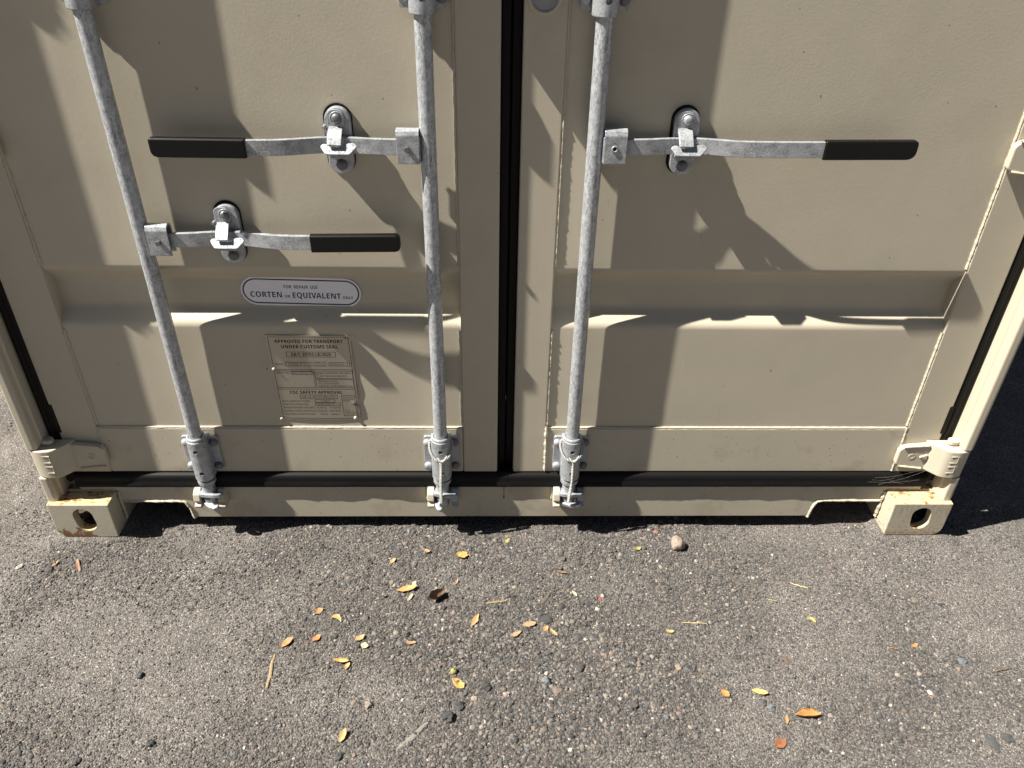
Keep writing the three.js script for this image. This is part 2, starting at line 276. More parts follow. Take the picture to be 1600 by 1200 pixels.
// sill with the two notches beside the castings
const sill = group('door_sill', box);
{
  const o = [[-1.0565, 0.1175], [-1.0565, 0.082], [-0.874, 0.082], [-0.866, 0.021], [0.858, 0.021], [0.866, 0.082], [1.0565, 0.082], [1.0565, 0.1175], [1.15, 0.1186], [1.15, 0.1415], [-1.15, 0.1415], [-1.15, 0.1186]];
  mesh('beam', T(extr(shapeOf(o, [0, 0, 0.014, 0.002, 0.002, 0.014, 0, 0, 0, 0, 0, 0]), 0.05, 0.0015), 0, 0, -0.106), paintLow, sill);
  for (const s of [-1, 1]) {                      // rolled lip round the notch
    const m = (x) => (s < 0 ? x : -x - 0.008);
    const c = [[m(-1.056), 0.080, -0.058], [m(-0.9), 0.080, -0.058], [m(-0.879), 0.076, -0.058], [m(-0.870), 0.055, -0.058], [m(-0.865), 0.0175, -0.058]];
    mesh('notch_lip', bead(c, 0.0052, 0.3, 90), paintLow, sill);
    mesh('notch_tunnel', [rbox(Math.min(m(-1.056), m(-0.872)), Math.max(m(-1.056), m(-0.872)), 0.0845, 0.0905, -0.5, -0.107, 0.001)], paintLow, sill);
    mesh('weld_bead', bead([[s * 1.052, 0.02, -0.057], [s * 1.052, 0.116, -0.057]], 0.0055, 0.5, 60), paintLow, sill);
    mesh('weld_bead', bead([[s * 1.058, 0.1195, -0.0575], [s * 1.2, 0.1195, -0.0575]], 0.004, 0.5, 60), paintLow, sill);
  }
  mesh('drip_mark', T(extr(shapeOf([[-0.0011, 0.002], [0.0012, 0.001], [0.0008, -0.03], [0.002, -0.045], [0.0002, -0.052], [-0.0016, -0.046], [-0.0006, -0.03]], 0.001), 0.0008, 0), -0.007, 0.138, -0.0565), rubber, sill);
}

// ------------------------------------------------------------------ doors
function panelGeo(x0, x1, y0, y1) {
  const prof = [[y0, ZP]];
  for (const c of [0.704, 1.48, 2.12]) for (const [dy, dz] of [[-0.070, 0], [-0.0385, -DEEP], [0.037, -DEEP], [0.072, 0]]) prof.push([c + dy, ZP + dz]);
  prof.push([y1, ZP]);
  const pts = []; // rounded bends
  prof.forEach(([y, z], i) => {
    if (!i || i === prof.length - 1) { pts.push([y, z]); return; }
    const a = new THREE.Vector2(...prof[i - 1]), b = new THREE.Vector2(y, z), c = new THREE.Vector2(...prof[i + 1]), r = 0.011;
    const p = b.clone().add(a.sub(b).setLength(r)), q = b.clone().add(c.sub(b).setLength(r));
    for (let k = 0; k <= 6; k++) { const t = k / 6; pts.push([(1 - t) ** 2 * p.x + 2 * t * (1 - t) * b.x + t * t * q.x, (1 - t) ** 2 * p.y + 2 * t * (1 - t) * b.y + t * t * q.y]); }
  });
  const d = [pts[0]]; for (let i = 1; i < pts.length; i++) { const L = Math.abs(pts[i][0] - pts[i - 1][0]), n = Math.max(1, Math.ceil(L / 0.02)); for (let k = 1; k <= n; k++) d.push([pts[i - 1][0] + (pts[i][0] - pts[i - 1][0]) * k / n, pts[i - 1][1] + (pts[i][1] - pts[i - 1][1]) * k / n]); }
  const nx = 56, pos = [], idx = [], uv = [];
  for (const [y, z] of d) for (let i = 0; i <= nx; i++) {
    const x = x0 + (x1 - x0) * i / nx, e = sm(0, 0.09, Math.min(x - x0, x1 - x)) * sm(0, 0.07, y - y0);
    pos.push(x, y, z + e * (0.0008 * n3(x * 3.3 + 2, y * 3.1, 4) + 0.00022 * n3(x * 11, y * 11, 8))); uv.push(x, y - z * 0.7);
  }
  for (let j = 0; j < d.length - 1; j++) for (let i = 0; i < nx; i++) { const k = j * (nx + 1) + i; idx.push(k, k + 1, k + nx + 1, k + 1, k + nx + 2, k + nx + 1); }
  const g = new THREE.BufferGeometry(); g.setAttribute('position', new THREE.Float32BufferAttribute(pos, 3)); g.setAttribute('uv', new THREE.Float32BufferAttribute(uv, 2)); g.setIndex(idx); g.computeVertexNormals(); return g;
}
function hingeGeo(s, h) {                // blade bolted across the stile, barrel in the post gap
  const m = (pts) => (s > 0 ? pts : pts.map(([x, y]) => [-x, y]).reverse());
  const blade = [[1.046, -0.030], [1.06, -0.036], [1.118, -0.043], [1.166, -0.046], [1.166, 0.042], [1.12, 0.036], [1.06, 0.030], [1.046, 0.020]];
  const parts = [T(extr(shapeOf(m(blade), 0.008), 0.016, 0.003), 0, h, -0.064)];
  const web = [[1.118, -0.064], [1.128, -0.045], [1.158, -0.012], [1.19, -0.0085], [1.2185, -0.018], [1.2185, -0.050], [1.19, -0.063]];
  parts.push(T(extr(shapeOf(m(web), [0.001, 0.01, 0.012, 0.012, 0.012, 0.012, 0.004]), 0.089, 0.003), 0, h + 0.043, 0, Math.PI / 2, 0, 0));
  parts.push(bead([[s * 1.055, h + 0.030, -0.048], [s * 1.12, h + 0.036, -0.047]], 0.0032, 0.25, 40), bead([[s * 1.055, h - 0.034, -0.048], [s * 1.12, h - 0.042, -0.047]], 0.0032, 0.25, 40));
  parts.push(T(new THREE.TorusGeometry(0.0085, 0.0009, 6, 24), s * 1.083, h - 0.002, -0.0478), T(new THREE.TorusGeometry(0.0045, 0.0008, 6, 16), s * 1.083, h - 0.002, -0.0478));
  parts.push(T(extr(shapeOf([[0, 0], [0.022, -0.009], [0.022, 0.009]], 0.003), 0.006, 0.0015), s * 1.102, h - 0.002, -0.0490, 0, s > 0 ? 0 : Math.PI, 0));
  const rim = (x, y) => { for (const [a, b, c, d] of [[-0.010, 0.009, 0.010, 0.0115], [-0.010, -0.0115, 0.010, -0.009], [0.008, -0.009, 0.010, 0.009]]) parts.push(T(rbox(a, c, b, d, -0.0012, 0.0012, 0.0006), s * x, h + y, -0.0100, 0, 0, 0)); };
  rim(1.176, 0.017); rim(1.176, -0.017);
  return parts;
}
function door(x0, x1, s) {              // s = hinge side
  const d = group('door', box);
  d.userData.label = s < 0 ? 'left door with two locking rods, approval plate and sticker' : 'right door with a single locking rod';
  const so = 0.1, si = s < 0 ? 0.09 : 0.084;           // outer and inner stile widths
  const [a, b] = s < 0 ? [x0 + so, x1 - si] : [x0 + si, x1 - so];
  mesh('stile', rbox(x0, a, 0.177, 2.425, -0.115, ZF, 0.004), paint, d);
  mesh('stile', rbox(b, x1, 0.177, 2.425, -0.115, ZF, 0.004), paint, d);
  mesh('rail', rbox(a + 0.0005, b - 0.0005, 0.1775, 0.325, -0.112, ZF - 0.0006, 0.004), paintLow, d);
  mesh('rail', rbox(a + 0.0005, b - 0.0005, 2.30, 2.4245, -0.112, ZF - 0.0006, 0.004), paint, d);
  const pm = new THREE.Mesh(panelGeo(a, b, 0.324, 2.302), paint); pm.name = 'panel'; pm.castShadow = pm.receiveShadow = true; d.add(pm);
  const wz = ZP + 0.0012;
  mesh('weld_bead', bead([[a + 0.002, 0.335, wz], [a + 0.002, 0.62, wz]], 0.0032), paint, d);
  mesh('weld_bead', bead([[a + 0.002, 0.79, wz], [a + 0.002, 1.4, wz]], 0.0032, 0.35, 260), paint, d);
  mesh('weld_bead', bead([[b - 0.002, 0.335, wz], [b - 0.002, 0.62, wz]], 0.0032), paint, d);
  mesh('weld_bead', bead([[b - 0.002, 0.79, wz], [b - 0.002, 1.4, wz]], 0.0032, 0.35, 260), paint, d);
  mesh('weld_bead', bead([[a + 0.002, 0.327, wz], [b - 0.002, 0.327, wz]], 0.0030, 0.2, 400), paint, d);
  const vx = s < 0 ? a : b; mesh('weld_bead', bead([[vx, 0.182, ZF - 0.0012], [vx + s * -0.001, 0.33, ZF - 0.0012]], 0.0028, 0.5, 70), paintLow, d);
  if (s > 0) mesh('weld_bead', bead([[a + 0.001, 0.182, ZF], [a, 0.335, ZF]], 0.0042, 0.6, 80), paintLow, d);
  // gaskets: bottom lip, hinge side, meeting side
  {
    const xa = s < 0 ? x0 + 0.0 : 0.0045, xb = s < 0 ? 0.0035 : x1, prof = [[0.176, -0.09], [0.1765, -0.066], [0.172, -0.058], [0.165, -0.0535], [0.158, -0.0535], [0.152, -0.0525], [0.146, -0.049], [0.1385, -0.0475], [0.1375, -0.0495], [0.1425, -0.0545], [0.143, -0.09]], n = 220, pos = [], idx = [];
    for (let i = 0; i <= n; i++) { const x = xa + (xb - xa) * i / n, w = 0.0022 * n3(x * 9, s, 3) + 0.001 * n3(x * 31, s, 6); for (const [y, z] of prof) { const k = sm(0.155, 0.138, y); pos.push(x, y + k * w * 0.6, z + k * w); } }
    const m = prof.length; for (let i = 0; i < n; i++) for (let j = 0; j < m; j++) { const q = i * m + j, r = i * m + (j + 1) % m; idx.push(q, r, q + m, r, r + m, q + m); }
    const g = new THREE.BufferGeometry(); g.setAttribute('position', new THREE.Float32BufferAttribute(pos, 3)); g.setIndex(idx); g.computeVertexNormals(); mesh('gasket', g, rubber, d);
  }
  const hx = s < 0 ? x0 - 0.030 : x1 + 0.0005;
  mesh('gasket', [rbox(hx, hx + 0.0295, 0.1425, 2.42, -0.079, -0.0662, 0.005), rbox(hx + 0.006, hx + 0.016, 0.1425, 2.42, -0.075, -0.0632, 0.004), rbox(s < 0 ? x0 - 0.004 : x1 - 0.009, s < 0 ? x0 + 0.009 : x1 + 0.004, 0.31, 0.40, -0.09, -0.0635, 0.003)], rubber, d);
  const mx = s < 0 ? x1 + 0.0005 : x0 - 0.0205;
  mesh('gasket', [rbox(mx, mx + 0.0205, 0.1425, 2.42, -0.118, s < 0 ? -0.094 : -0.099, 0.004)], rubber, d);
  HINGE_Y.forEach((h) => mesh('hinge', hingeGeo(s, h), paint, d));
  return d;
}
door(-1.155, -0.026, -1);
door(0.017, 1.155, 1);
{ // round cap on the meeting stile of the right door
  const g = group('round_cap', box, 0.055, 1.349, ZF);
  mesh('ring', T(new THREE.LatheGeometry([[0.0255, 0.0], [0.0255, 0.007], [0.027, 0.0095], [0.031, 0.0095], [0.0335, 0.007], [0.035, 0]].map((p) => new THREE.Vector2(...p)), 40), 0, 0, 0, Math.PI / 2), paint, g);
  mesh('disc', cylZ(0, 0, 0, 0.004, 0.0256, 32), new THREE.MeshStandardMaterial({ color: new THREE.Color(0.3, 0.3, 0.3), roughness: 0.5 }), g);
}

{ // lock box on the left meeting stile, above the view: its shade falls beside the right rod
  const g = group('lock_box', box, 0, 0, 0);
  mesh('shell', [rbox(-0.102, -0.030, 1.392, 1.86, ZF, ZF + 0.058, 0.004), rbox(-0.110, -0.027, 1.46, 1.49, ZF, ZF + 0.006, 0.001), rbox(-0.110, -0.027, 1.76, 1.79, ZF, ZF + 0.006, 0.001)], paint, g);
}
// ------------------------------------------------------------------ locking rods
const boltGeo = new THREE.LatheGeometry([[0, 0.008], [0.004, 0.0078], [0.0072, 0.0062], [0.0088, 0.003], [0.0092, 0]].map((p) => new THREE.Vector2(...p)), 16);
function bolt(parent, x, y, z, k = 1, m = boltMat) { return mesh('bolt', T(boltGeo.clone().scale(k, k, k), x, y, z, Math.PI / 2), m, parent); }
function bearing(parent, y, H = 0.116) {             // y = middle of the plate, local to the rod
  const b = [T(extr(rrect(0.092, H, 0.009), 0.0085, 0.0015), 0, y, ZF + 0.0003 - ZR)];
  const prof = new THREE.Shape(); prof.moveTo(-0.0255, -0.0235); prof.lineTo(-0.0255, 0); prof.absarc(0, 0, 0.0255, Math.PI, 0, true); prof.lineTo(0.0255, -0.0235); prof.closePath();
  let h = T(extr(prof, H + 0.012, 0.002, 14), 0, y + H / 2 + 0.006, 0, Math.PI / 2);
  h = cut(h, cylZ(0, y + H / 2 - 0.022, 0.012, 0.04, 0.0058), cylZ(0.002, y - H / 2 + 0.022, 0.012, 0.04, 0.0058));
  b.push(h);
  const o = mesh('bearing_bracket', b, galv, parent);
  mesh('collar', T(new THREE.LatheGeometry([[0.0172, 0.064], [0.0172, 0.072], [0.0215, 0.0735], [0.0235, 0.069], [0.0235, 0.0645]].map((p) => new THREE.Vector2(...p)), 32), 0, y + H / 2 - 0.058, 0), galv, parent);
  for (const sx of [-1, 1]) for (const sy of [-1, 1]) bolt(parent, sx * 0.036, y + sy * (H / 2 - 0.019), ZF + 0.0088 - ZR, 1.2, sx < 0 ? galv : boltMat);
  return o;
}
function camGeo(turn) {                   // forked cam end
  const hook = shapeOf([[-0.034, -0.012], [-0.03, 0.012], [-0.016, 0.022], [0.014, 0.026], [0.034, 0.022], [0.041, 0.012], [0.034, 0.004], [0.026, 0.012], [0.014, 0.008], [0.012, -0.014], [-0.012, -0.018]], 0.005);
  const g = [cyl(0, 0, 0.118, 0.166, 0.0185, 24, 0.0165), cyl(0, 0, 0.168, 0.178, 0.0235, 28), cyl(0, 0, 0.160, 0.1675, 0.0195, 28),
    T(extr(hook, 0.012, 0.003), 0, 0.136, 0, Math.PI / 2 - 0.12, 0, turn * 0.2), T(extr(hook, 0.013, 0.003), 0, 0.108, 0.002, Math.PI / 2 + 0.15, 0.1, 0.5 + turn), cyl(0, 0.004, 0.086, 0.12, 0.0155, 20, 0.0175)];
  return g;
}
RODS.forEach((x, i) => {
  const r = group('locking_rod', box, x, 0, ZR);
  r.userData.label = ['locking rod nearest the left hinge side', 'locking rod beside the left of the door gap', 'locking rod on the right door'][i];
  const pipe = new THREE.CylinderGeometry(0.0168, 0.0168, 2.3, 40, 60, true), pp = pipe.attributes.position;
  pipe.translate(0, 1.305, 0);
  const pm = new THREE.Mesh(pipe, pipeMat), u = pipe.attributes.uv; for (let k = 0; k < u.count; k++) u.setXY(k, u.getX(k) * 0.1056, pp.getY(k) + i * 0.31);
  pm.name = 'pipe'; pm.castShadow = pm.receiveShadow = true; r.add(pm);
  bearing(r, 0.2485); bearing(r, 1.362, 0.070); bearing(r, 2.2);
  mesh('cam', camGeo([0.1, 0.9, -0.2][i]), galv, r);
  const k = group('cam_keeper', sill, x, 0, 0);
  const lug = (sx) => profX([[-0.0575, 0.086], [-0.0575, 0.138], [-0.038, 0.141], [-0.024, 0.132], [-0.019, 0.112], [-0.026, 0.104], [-0.016, 0.096], [-0.022, 0.086], [-0.036, 0.082]], sx, sx + 0.018, 0.002, 0.003);
  mesh('lug', lug(-0.041), paintLow, k); mesh('lug', lug(0.024), i === 0 ? paintLow : galv, k);
  mesh('base_pad', rbox(-0.047, 0.05, 0.088, 0.146, -0.0572, -0.052, 0.003), paintLow, k);
});

// ------------------------------------------------------------------ handles and their catches
const HND = [[-0.173, 1.0715, -1, 0.361, 0.550, -0.003], [-0.798, 0.8625, 1, 0.3665, 0.559, -0.015], [0.168, 1.0755, 1, 0.462, 0.652, -0.013]];
const CATCH = [[-0.356, 1.0765], [-0.616, 0.869], [0.353, 1.081]];
HND.forEach(([rx, y, dir, g0, g1, droop], i) => {
  const h = group('handle', box, rx, y, 0); h.rotation.z = dir * -droop;
  h.userData.label = ['upper left door handle reaching left with black grip', 'lower left door handle reaching right with black grip', 'right door handle reaching right with black grip'][i];
  const path = [[0.024, -0.0345], [0.08, -0.0345], [0.115, -0.0365], [0.15, -0.041], [0.183, -0.0425], [0.214, -0.040], [0.245, -0.033], [0.285, -0.0225], [0.33, -0.0175], [g1 - 0.03, -0.0135]];
  const c = new THREE.CatmullRomCurve3(path.map(([a, z]) => new THREE.Vector3(a * dir, 0, z)), false, 'centripetal').getPoints(60);
  const A = [], Bp = []; c.forEach((p, k) => { const q = c[Math.min(k + 1, 60)], o = c[Math.max(k - 1, 0)], tx = q.x - o.x, tz = q.z - o.z, l = Math.hypot(tx, tz), nx = -tz / l * 0.0046, nz = tx / l * 0.0046; A.push([p.x + nx, -(p.z + nz)]); Bp.unshift([p.x - nx, -(p.z - nz)]); });
  const sh = new THREE.Shape([...A, ...Bp].map((p) => new THREE.Vector2(...p)));
  mesh('bar', T(extr(sh, 0.0325, 0.0012), 0, -0.01625, 0, -Math.PI / 2, 0, 0), galv, h);
  const gl = g1 - g0, gs = dir < 0 ? shapeOf([[-gl / 2, -0.0195], [gl / 2, -0.0195], [gl / 2, 0.0195], [-gl / 2, 0.0195]], [0.016, 0.002, 0.002, 0.007]) : shapeOf([[-gl / 2, -0.0195], [gl / 2, -0.0195], [gl / 2, 0.0195], [-gl / 2, 0.0195]], i === 1 ? [0.003, 0.014, 0.012, 0.003] : [0.003, 0.02, 0.01, 0.003]);
  mesh('grip', [T(new THREE.ExtrudeGeometry(gs, { depth: 0.009, bevelEnabled: true, bevelThickness: 0.0045, bevelSize: 0.0045, bevelOffset: -0.0045, bevelSegments: 4, curveSegments: 8 }), dir * (g0 + g1) / 2, 0, -0.018)], gripMat, h);
  const cx = group('clevis', box, rx, y + 0.0005, -0.017);
  const a = dir > 0 ? 0.0165 : -0.0625, b = a + 0.046;
  const U = [[-0.0085, -0.032], [-0.0085, 0.024], [-0.0115, 0.031], [-0.018, 0.034], [-0.026, 0.031], [-0.0295, 0.024], [-0.0295, -0.032], [-0.034, -0.032], [-0.034, 0.026], [-0.029, 0.035], [-0.018, 0.0385], [-0.008, 0.035], [-0.004, 0.026], [-0.004, -0.032]];
  mesh('bracket', [profX(U, a, b, 0.0008, 0.002), rbox(dir > 0 ? 0.0145 : -0.0195, dir > 0 ? 0.0195 : -0.0145, -0.030, 0.022, -0.034, -0.0085, 0.0015)], galv, cx);
  mesh('pin', i === 2 ? [T(new THREE.TorusGeometry(0.0052, 0.0018, 8, 20), dir * 0.038, 0, -0.0032), cylZ(dir * 0.038, 0, -0.038, -0.0035, 0.0048)] : [cylZ(dir * 0.041, 0, -0.038, 0.0045, 0.0052)], i === 2 ? galv : boltMat, cx);
  if (i === 2) { const m = mesh('pin_bore', cylZ(dir * 0.038, 0, -0.01, -0.0031, 0.0042), rubber, cx); }

  const [kx, ky] = CATCH[i], k = group('handle_catch', box, kx, ky, ZP);
  mesh('seal', extr(stadium(0.0585, 0.1435), 0.0035, 0.0008, 20), rubber, k);
  mesh('back_plate', [T(extr(stadium(0.052, 0.137), 0.0150, 0.0022, 20), 0.0015, -0.0012, 0.003)], galv, k);
  const lw = [0.0140, 0.0135, 0.0145][i], tw = [-0.1, 0.18, 0.02][i];
  const la = group('latch', k, -0.003, -0.005, -0.011);
  const upper = T(extr(shapeOf([[-lw - 0.002, 0.032], [lw + 0.002, 0.032], [lw + 0.004, 0.066], [-lw - 0.004, 0.066]], [0.001, 0.001, 0.018, 0.018]), 0.0042, 0.001), 0, 0.003, 0.0285);
  const fold = profX([[0.0270, 0.0385], [0.0270, 0.0320], [0.030, 0.0305], [0.041, 0.0255], [0.060, 0.0115], [0.0655, 0.0065], [0.0690, 0.0090], [0.0640, 0.0150], [0.044, 0.0322], [0.032, 0.0362]], -lw, lw, 0.001, 0.0015);
  mesh('flap', [T(upper, 0, 0, 0, 0, 0, 0), fold], galv, la); la.rotation.z = tw * 0.35;
  const wings = shapeOf([[-0.039, 0.006], [-0.034, 0.0135], [-0.024, 0.014], [-0.015, 0.006], [0.015, 0.006], [0.024, 0.0155], [0.041, 0.0165], [0.048, 0.008], [0.030, -0.012], [-0.026, -0.012]], 0.005);
  mesh('cradle', [T(extr(wings, 0.0045, 0.0015).scale(0.86, 0.9, 1), 0.001, -0.004, 0.061, -0.75, 0, 0), profX([[0.010, -0.036], [0.010, -0.018], [0.052, -0.0125], [0.060, -0.008], [0.062, -0.013], [0.052, -0.0178], [0.0165, -0.0225], [0.0145, -0.036]], -0.021, 0.021, 0.001, 0.002), rbox(-0.012, 0.014, -0.030, -0.020, 0.0255, 0.034, 0.002), rbox(-0.017, 0.019, -0.025, -0.0165, 0.026, 0.050, 0.003)], galv, k).position.set(0, -0.005, -0.011);
  bolt(k, 0.001, 0.047, 0.0212, 1.15, i === 2 ? galv : boltMat); bolt(k, 0.002, -0.049, 0.0172, 1.3);
  mesh('washer', T(new THREE.TorusGeometry(0.0125, 0.0012, 6, 24), 0.001, 0.047, 0.0220), galv, k);
  if (i < 2) mesh('pin_end', [cylZ(-0.0255, 0.030, 0.012, 0.029, 0.0028, 10), cylZ(-0.023, 0.022, 0.012, 0.022, 0.0022, 10)], galv, k);
});

// ------------------------------------------------------------------ approval plate and sticker
function canvasTex(w, h, draw) { const c = document.createElement('canvas'); c.width = w; c.height = h; draw(c.getContext('2d'), w, h); const t = new THREE.CanvasTexture(c); t.colorSpace = THREE.SRGBColorSpace; t.anisotropy = 8; return t; }
const plateTex = canvasTex(1024, 1270, (c, W, H) => {
  c.fillStyle = '#b0aaa0'; c.fillRect(0, 0, W, H);
  for (let k = 0; k < 5000; k++) { c.fillStyle = rnd() < 0.5 ? 'rgba(90,78,60,0.05)' : 'rgba(235,225,200,0.05)'; c.fillRect(rnd() * W, rnd() * H, 4 + rnd() * 40, 2 + rnd() * 8); }
  c.strokeStyle = c.fillStyle = '#0d0a08'; c.lineWidth = 6;
  const t = (s, x, y, px, al = 'center', w, b = '') => { c.font = (px > 55 ? 'bold ' : '') + px + 'px sans-serif'; c.textAlign = al; c.fillText(s, x, y, w); };
  const r = (x, y, w, h) => c.strokeRect(x, y, w, h);
  r(26, 22, 972, 1226);
  t('APPROVED FOR TRANSPORT', 512, 110, 66, 'center', 830); t('UNDER CUSTOMS SEAL', 512, 186, 66, 'center', 700);
  r(215, 240, 600, 72); t('GB/C 30753 LR/2025', 515, 298, 60, 'center', 500);
  t('MODEL', 46, 432, 38, 'left'); r(180, 392, 190, 52); t('17YS45', 275, 434, 42); t("MANUFACTURER'S NO.", 540, 408, 38, 'center', 320); t('OF THE CONTAINER', 540, 452, 38, 'center', 290); r(720, 392, 255, 50); t('SLGN 2H0 12', 846, 432, 38, 'center', 220);
  c.beginPath(); c.moveTo(26, 498); c.lineTo(998, 498); c.stroke();
  r(26, 518, 480, 250); t("OWNER'S NO.", 44, 558, 36, 'left', 170); r(230, 526, 260, 46); t('BSLU 901531 0', 360, 562, 38, 'center', 230);
  r(524, 518, 470, 112); t('TIMBER COMPONENT TREATMENT', 758, 562, 34, 'center', 440); t('IM/TAILEUM 300/2025', 758, 606, 34, 'center', 370);
  r(524, 646, 470, 122); t('Manufactured By', 546, 682, 32, 'left'); t('BSL CONTAINERS', 546, 720, 34, 'left'); t('WWW.BSLCONTAINERS.COM', 546, 758, 34, 'left', 430);
  c.beginPath(); c.moveTo(26, 792); c.lineTo(998, 792); c.stroke();
  t('CSC SAFETY APPROVAL', 500, 864, 62, 'center', 720); r(290, 884, 470, 58); t('GB-LR 30753-08/2025', 525, 930, 48, 'center', 430);
  const row = (s, y) => t(s, 50, y, 35, 'left', 400);
  row('DATE MANUFACTURED', 992); r(470, 958, 250, 42); t('1/2025', 595, 992, 36); row('IDENTIFICATION NO.', 1042); r(470, 1008, 320, 42); t('SLGN 2H0 12', 600, 1042, 36);
  row('MAXIMUM OPERATING GROSS MASS', 1094); t('32,500 kg', 470, 1094, 34, 'left', 130); t('71,650 lbs', 640, 1094, 34, 'left', 150);
  row('ALLOWABLE STACKING LOAD FOR 1.8G', 1146); t('216,000 kg', 460, 1146, 34, 'left', 140); t('476,190 lbs', 632, 1146, 34, 'left', 155);
  row('TRANSVERSE RACKING TEST FORCE', 1198); t('150,000', 500, 1198, 34, 'left', 110); t('newtons', 640, 1198, 34, 'left', 120);
  r(815, 890, 165, 320); t('FIRST MAINTE-', 825, 930, 27, 'left', 140); t('NANCE EXAM', 825, 958, 27, 'left', 140); t('BEFORE', 825, 986, 27, 'left', 90); t('PLATE', 830, 1130, 26, 'left'); t('RE-EXAMINATION', 830, 1160, 26, 'left', 140); t('DATES HERE', 830, 1190, 26, 'left', 130);
});
{
  const p = group('approval_plate', box, -0.4805, 0.478, ZP);
  const W = 0.202, H = 0.252, nx = 40, ny = 40, pos = [], uv = [], idx = [];
  const lift = (u, v) => 0.0014 + 0.0026 * sm(0.85, 1, u) * (0.45 + 0.55 * Math.sin(v * 9 + 1) ** 2) * sm(0, 0.12, v) * sm(1, 0.9, v) + 0.0012 * sm(0.1, 0, v) * Math.sin(u * Math.PI) + 0.002 * sm(0.93, 1, v) * (0.4 + 0.6 * Math.sin(u * 7) ** 2) + 0.005 * Math.exp(-(((v - 0.205) / 0.025) ** 2)) * sm(0.86, 1, u);
  for (const side of [0, 1]) for (let j = 0; j <= ny; j++) for (let i = 0; i <= nx; i++) {
    const v = j / ny; let u = i / nx; const nick = Math.max(0, 1 - Math.abs(v - 0.205) / 0.03) * 0.09; u = u * (1 - nick * sm(0.6, 1, u));
    pos.push((u - 0.5) * W + (v - 0.5) * -0.004, (v - 0.5) * H, lift(u, v) - side * 0.0009); uv.push(u, v);
  }
  const M = (nx + 1) * (ny + 1);
  for (let j = 0; j < ny; j++) for (let i = 0; i < nx; i++) { const k = j * (nx + 1) + i; idx.push(k, k + 1, k + nx + 1, k + 1, k + nx + 2, k + nx + 1); const q = M + k; idx.push(q, q + nx + 1, q + 1, q + 1, q + nx + 1, q + nx + 2); }
  const edge = (a, b) => idx.push(a, a + M, b, b, a + M, b + M);
  for (let i = 0; i < nx; i++) { edge(i, i + 1); edge(ny * (nx + 1) + i + 1, ny * (nx + 1) + i); } for (let j = 0; j < ny; j++) { edge((j + 1) * (nx + 1), j * (nx + 1)); edge(j * (nx + 1) + nx, (j + 1) * (nx + 1) + nx); }
  const g = new THREE.BufferGeometry(); g.setAttribute('position', new THREE.Float32BufferAttribute(pos, 3)); g.setAttribute('uv', new THREE.Float32BufferAttribute(uv, 2)); g.setIndex(idx); g.computeVertexNormals();
  const m = new THREE.Mesh(g, new THREE.MeshStandardMaterial({ map: plateTex, roughness: 0.42, metalness: 0.85, bumpMap: rubBump, bumpScale: 0.0001 })); m.name = 'sheet'; m.castShadow = m.receiveShadow = true; p.add(m);
  for (const [x, y] of [[0.088, 0.117], [-0.096, 0.03], [-0.0985, -0.122], [0.0895, -0.120]]) mesh('rivet', T(boltGeo.clone().scale(0.5, 0.6, 0.5), x, y, 0.002, Math.PI / 2), paint, p);
}
{
  const st = canvasTex(1400, 380, (c, W, H) => {
    c.fillStyle = '#efeef4'; c.fillRect(0, 0, W, H); c.strokeStyle = c.fillStyle = '#0a0e30'; c.lineWidth = 17; const r = 157;
    c.beginPath(); c.moveTo(28 + r, 33); c.lineTo(W - 28 - r, 33); c.arc(W - 28 - r, 190, r, -Math.PI / 2, Math.PI / 2); c.lineTo(28 + r, 347); c.arc(28 + r, 190, r, Math.PI / 2, 1.5 * Math.PI); c.stroke();
    c.textAlign = 'center'; c.font = 'bold 58px sans-serif'; c.fillText('FOR  REPAIR  USE', 700, 145, 400);
    c.textAlign = 'left'; c.font = 'bold 100px sans-serif'; c.fillText('CORTEN', 98, 270, 382); c.fillText('EQUIVALENT', 588, 270, 575); c.font = 'bold 50px sans-serif'; c.fillText('OR', 500, 270, 74); c.fillText('ONLY', 1182, 270, 122);
  });
  const g = new THREE.ShapeGeometry(stadium(0.280, 0.0755), 24), p = g.attributes.position, uv = g.attributes.uv; for (let i = 0; i < p.count; i++) uv.setXY(i, p.getX(i) / 0.280 + 0.5, p.getY(i) / 0.0755 + 0.5);
  const o = new THREE.Mesh(g, new THREE.MeshStandardMaterial({ map: st, roughness: 0.35 })); o.name = 'repair_sticker'; o.userData.label = 'white oval sticker with dark blue border and lettering'; o.castShadow = o.receiveShadow = true;
  o.position.set(-0.491, 0.703, ZP - DEEP + 0.0022); o.rotation.z = -0.022; box.add(o);
}

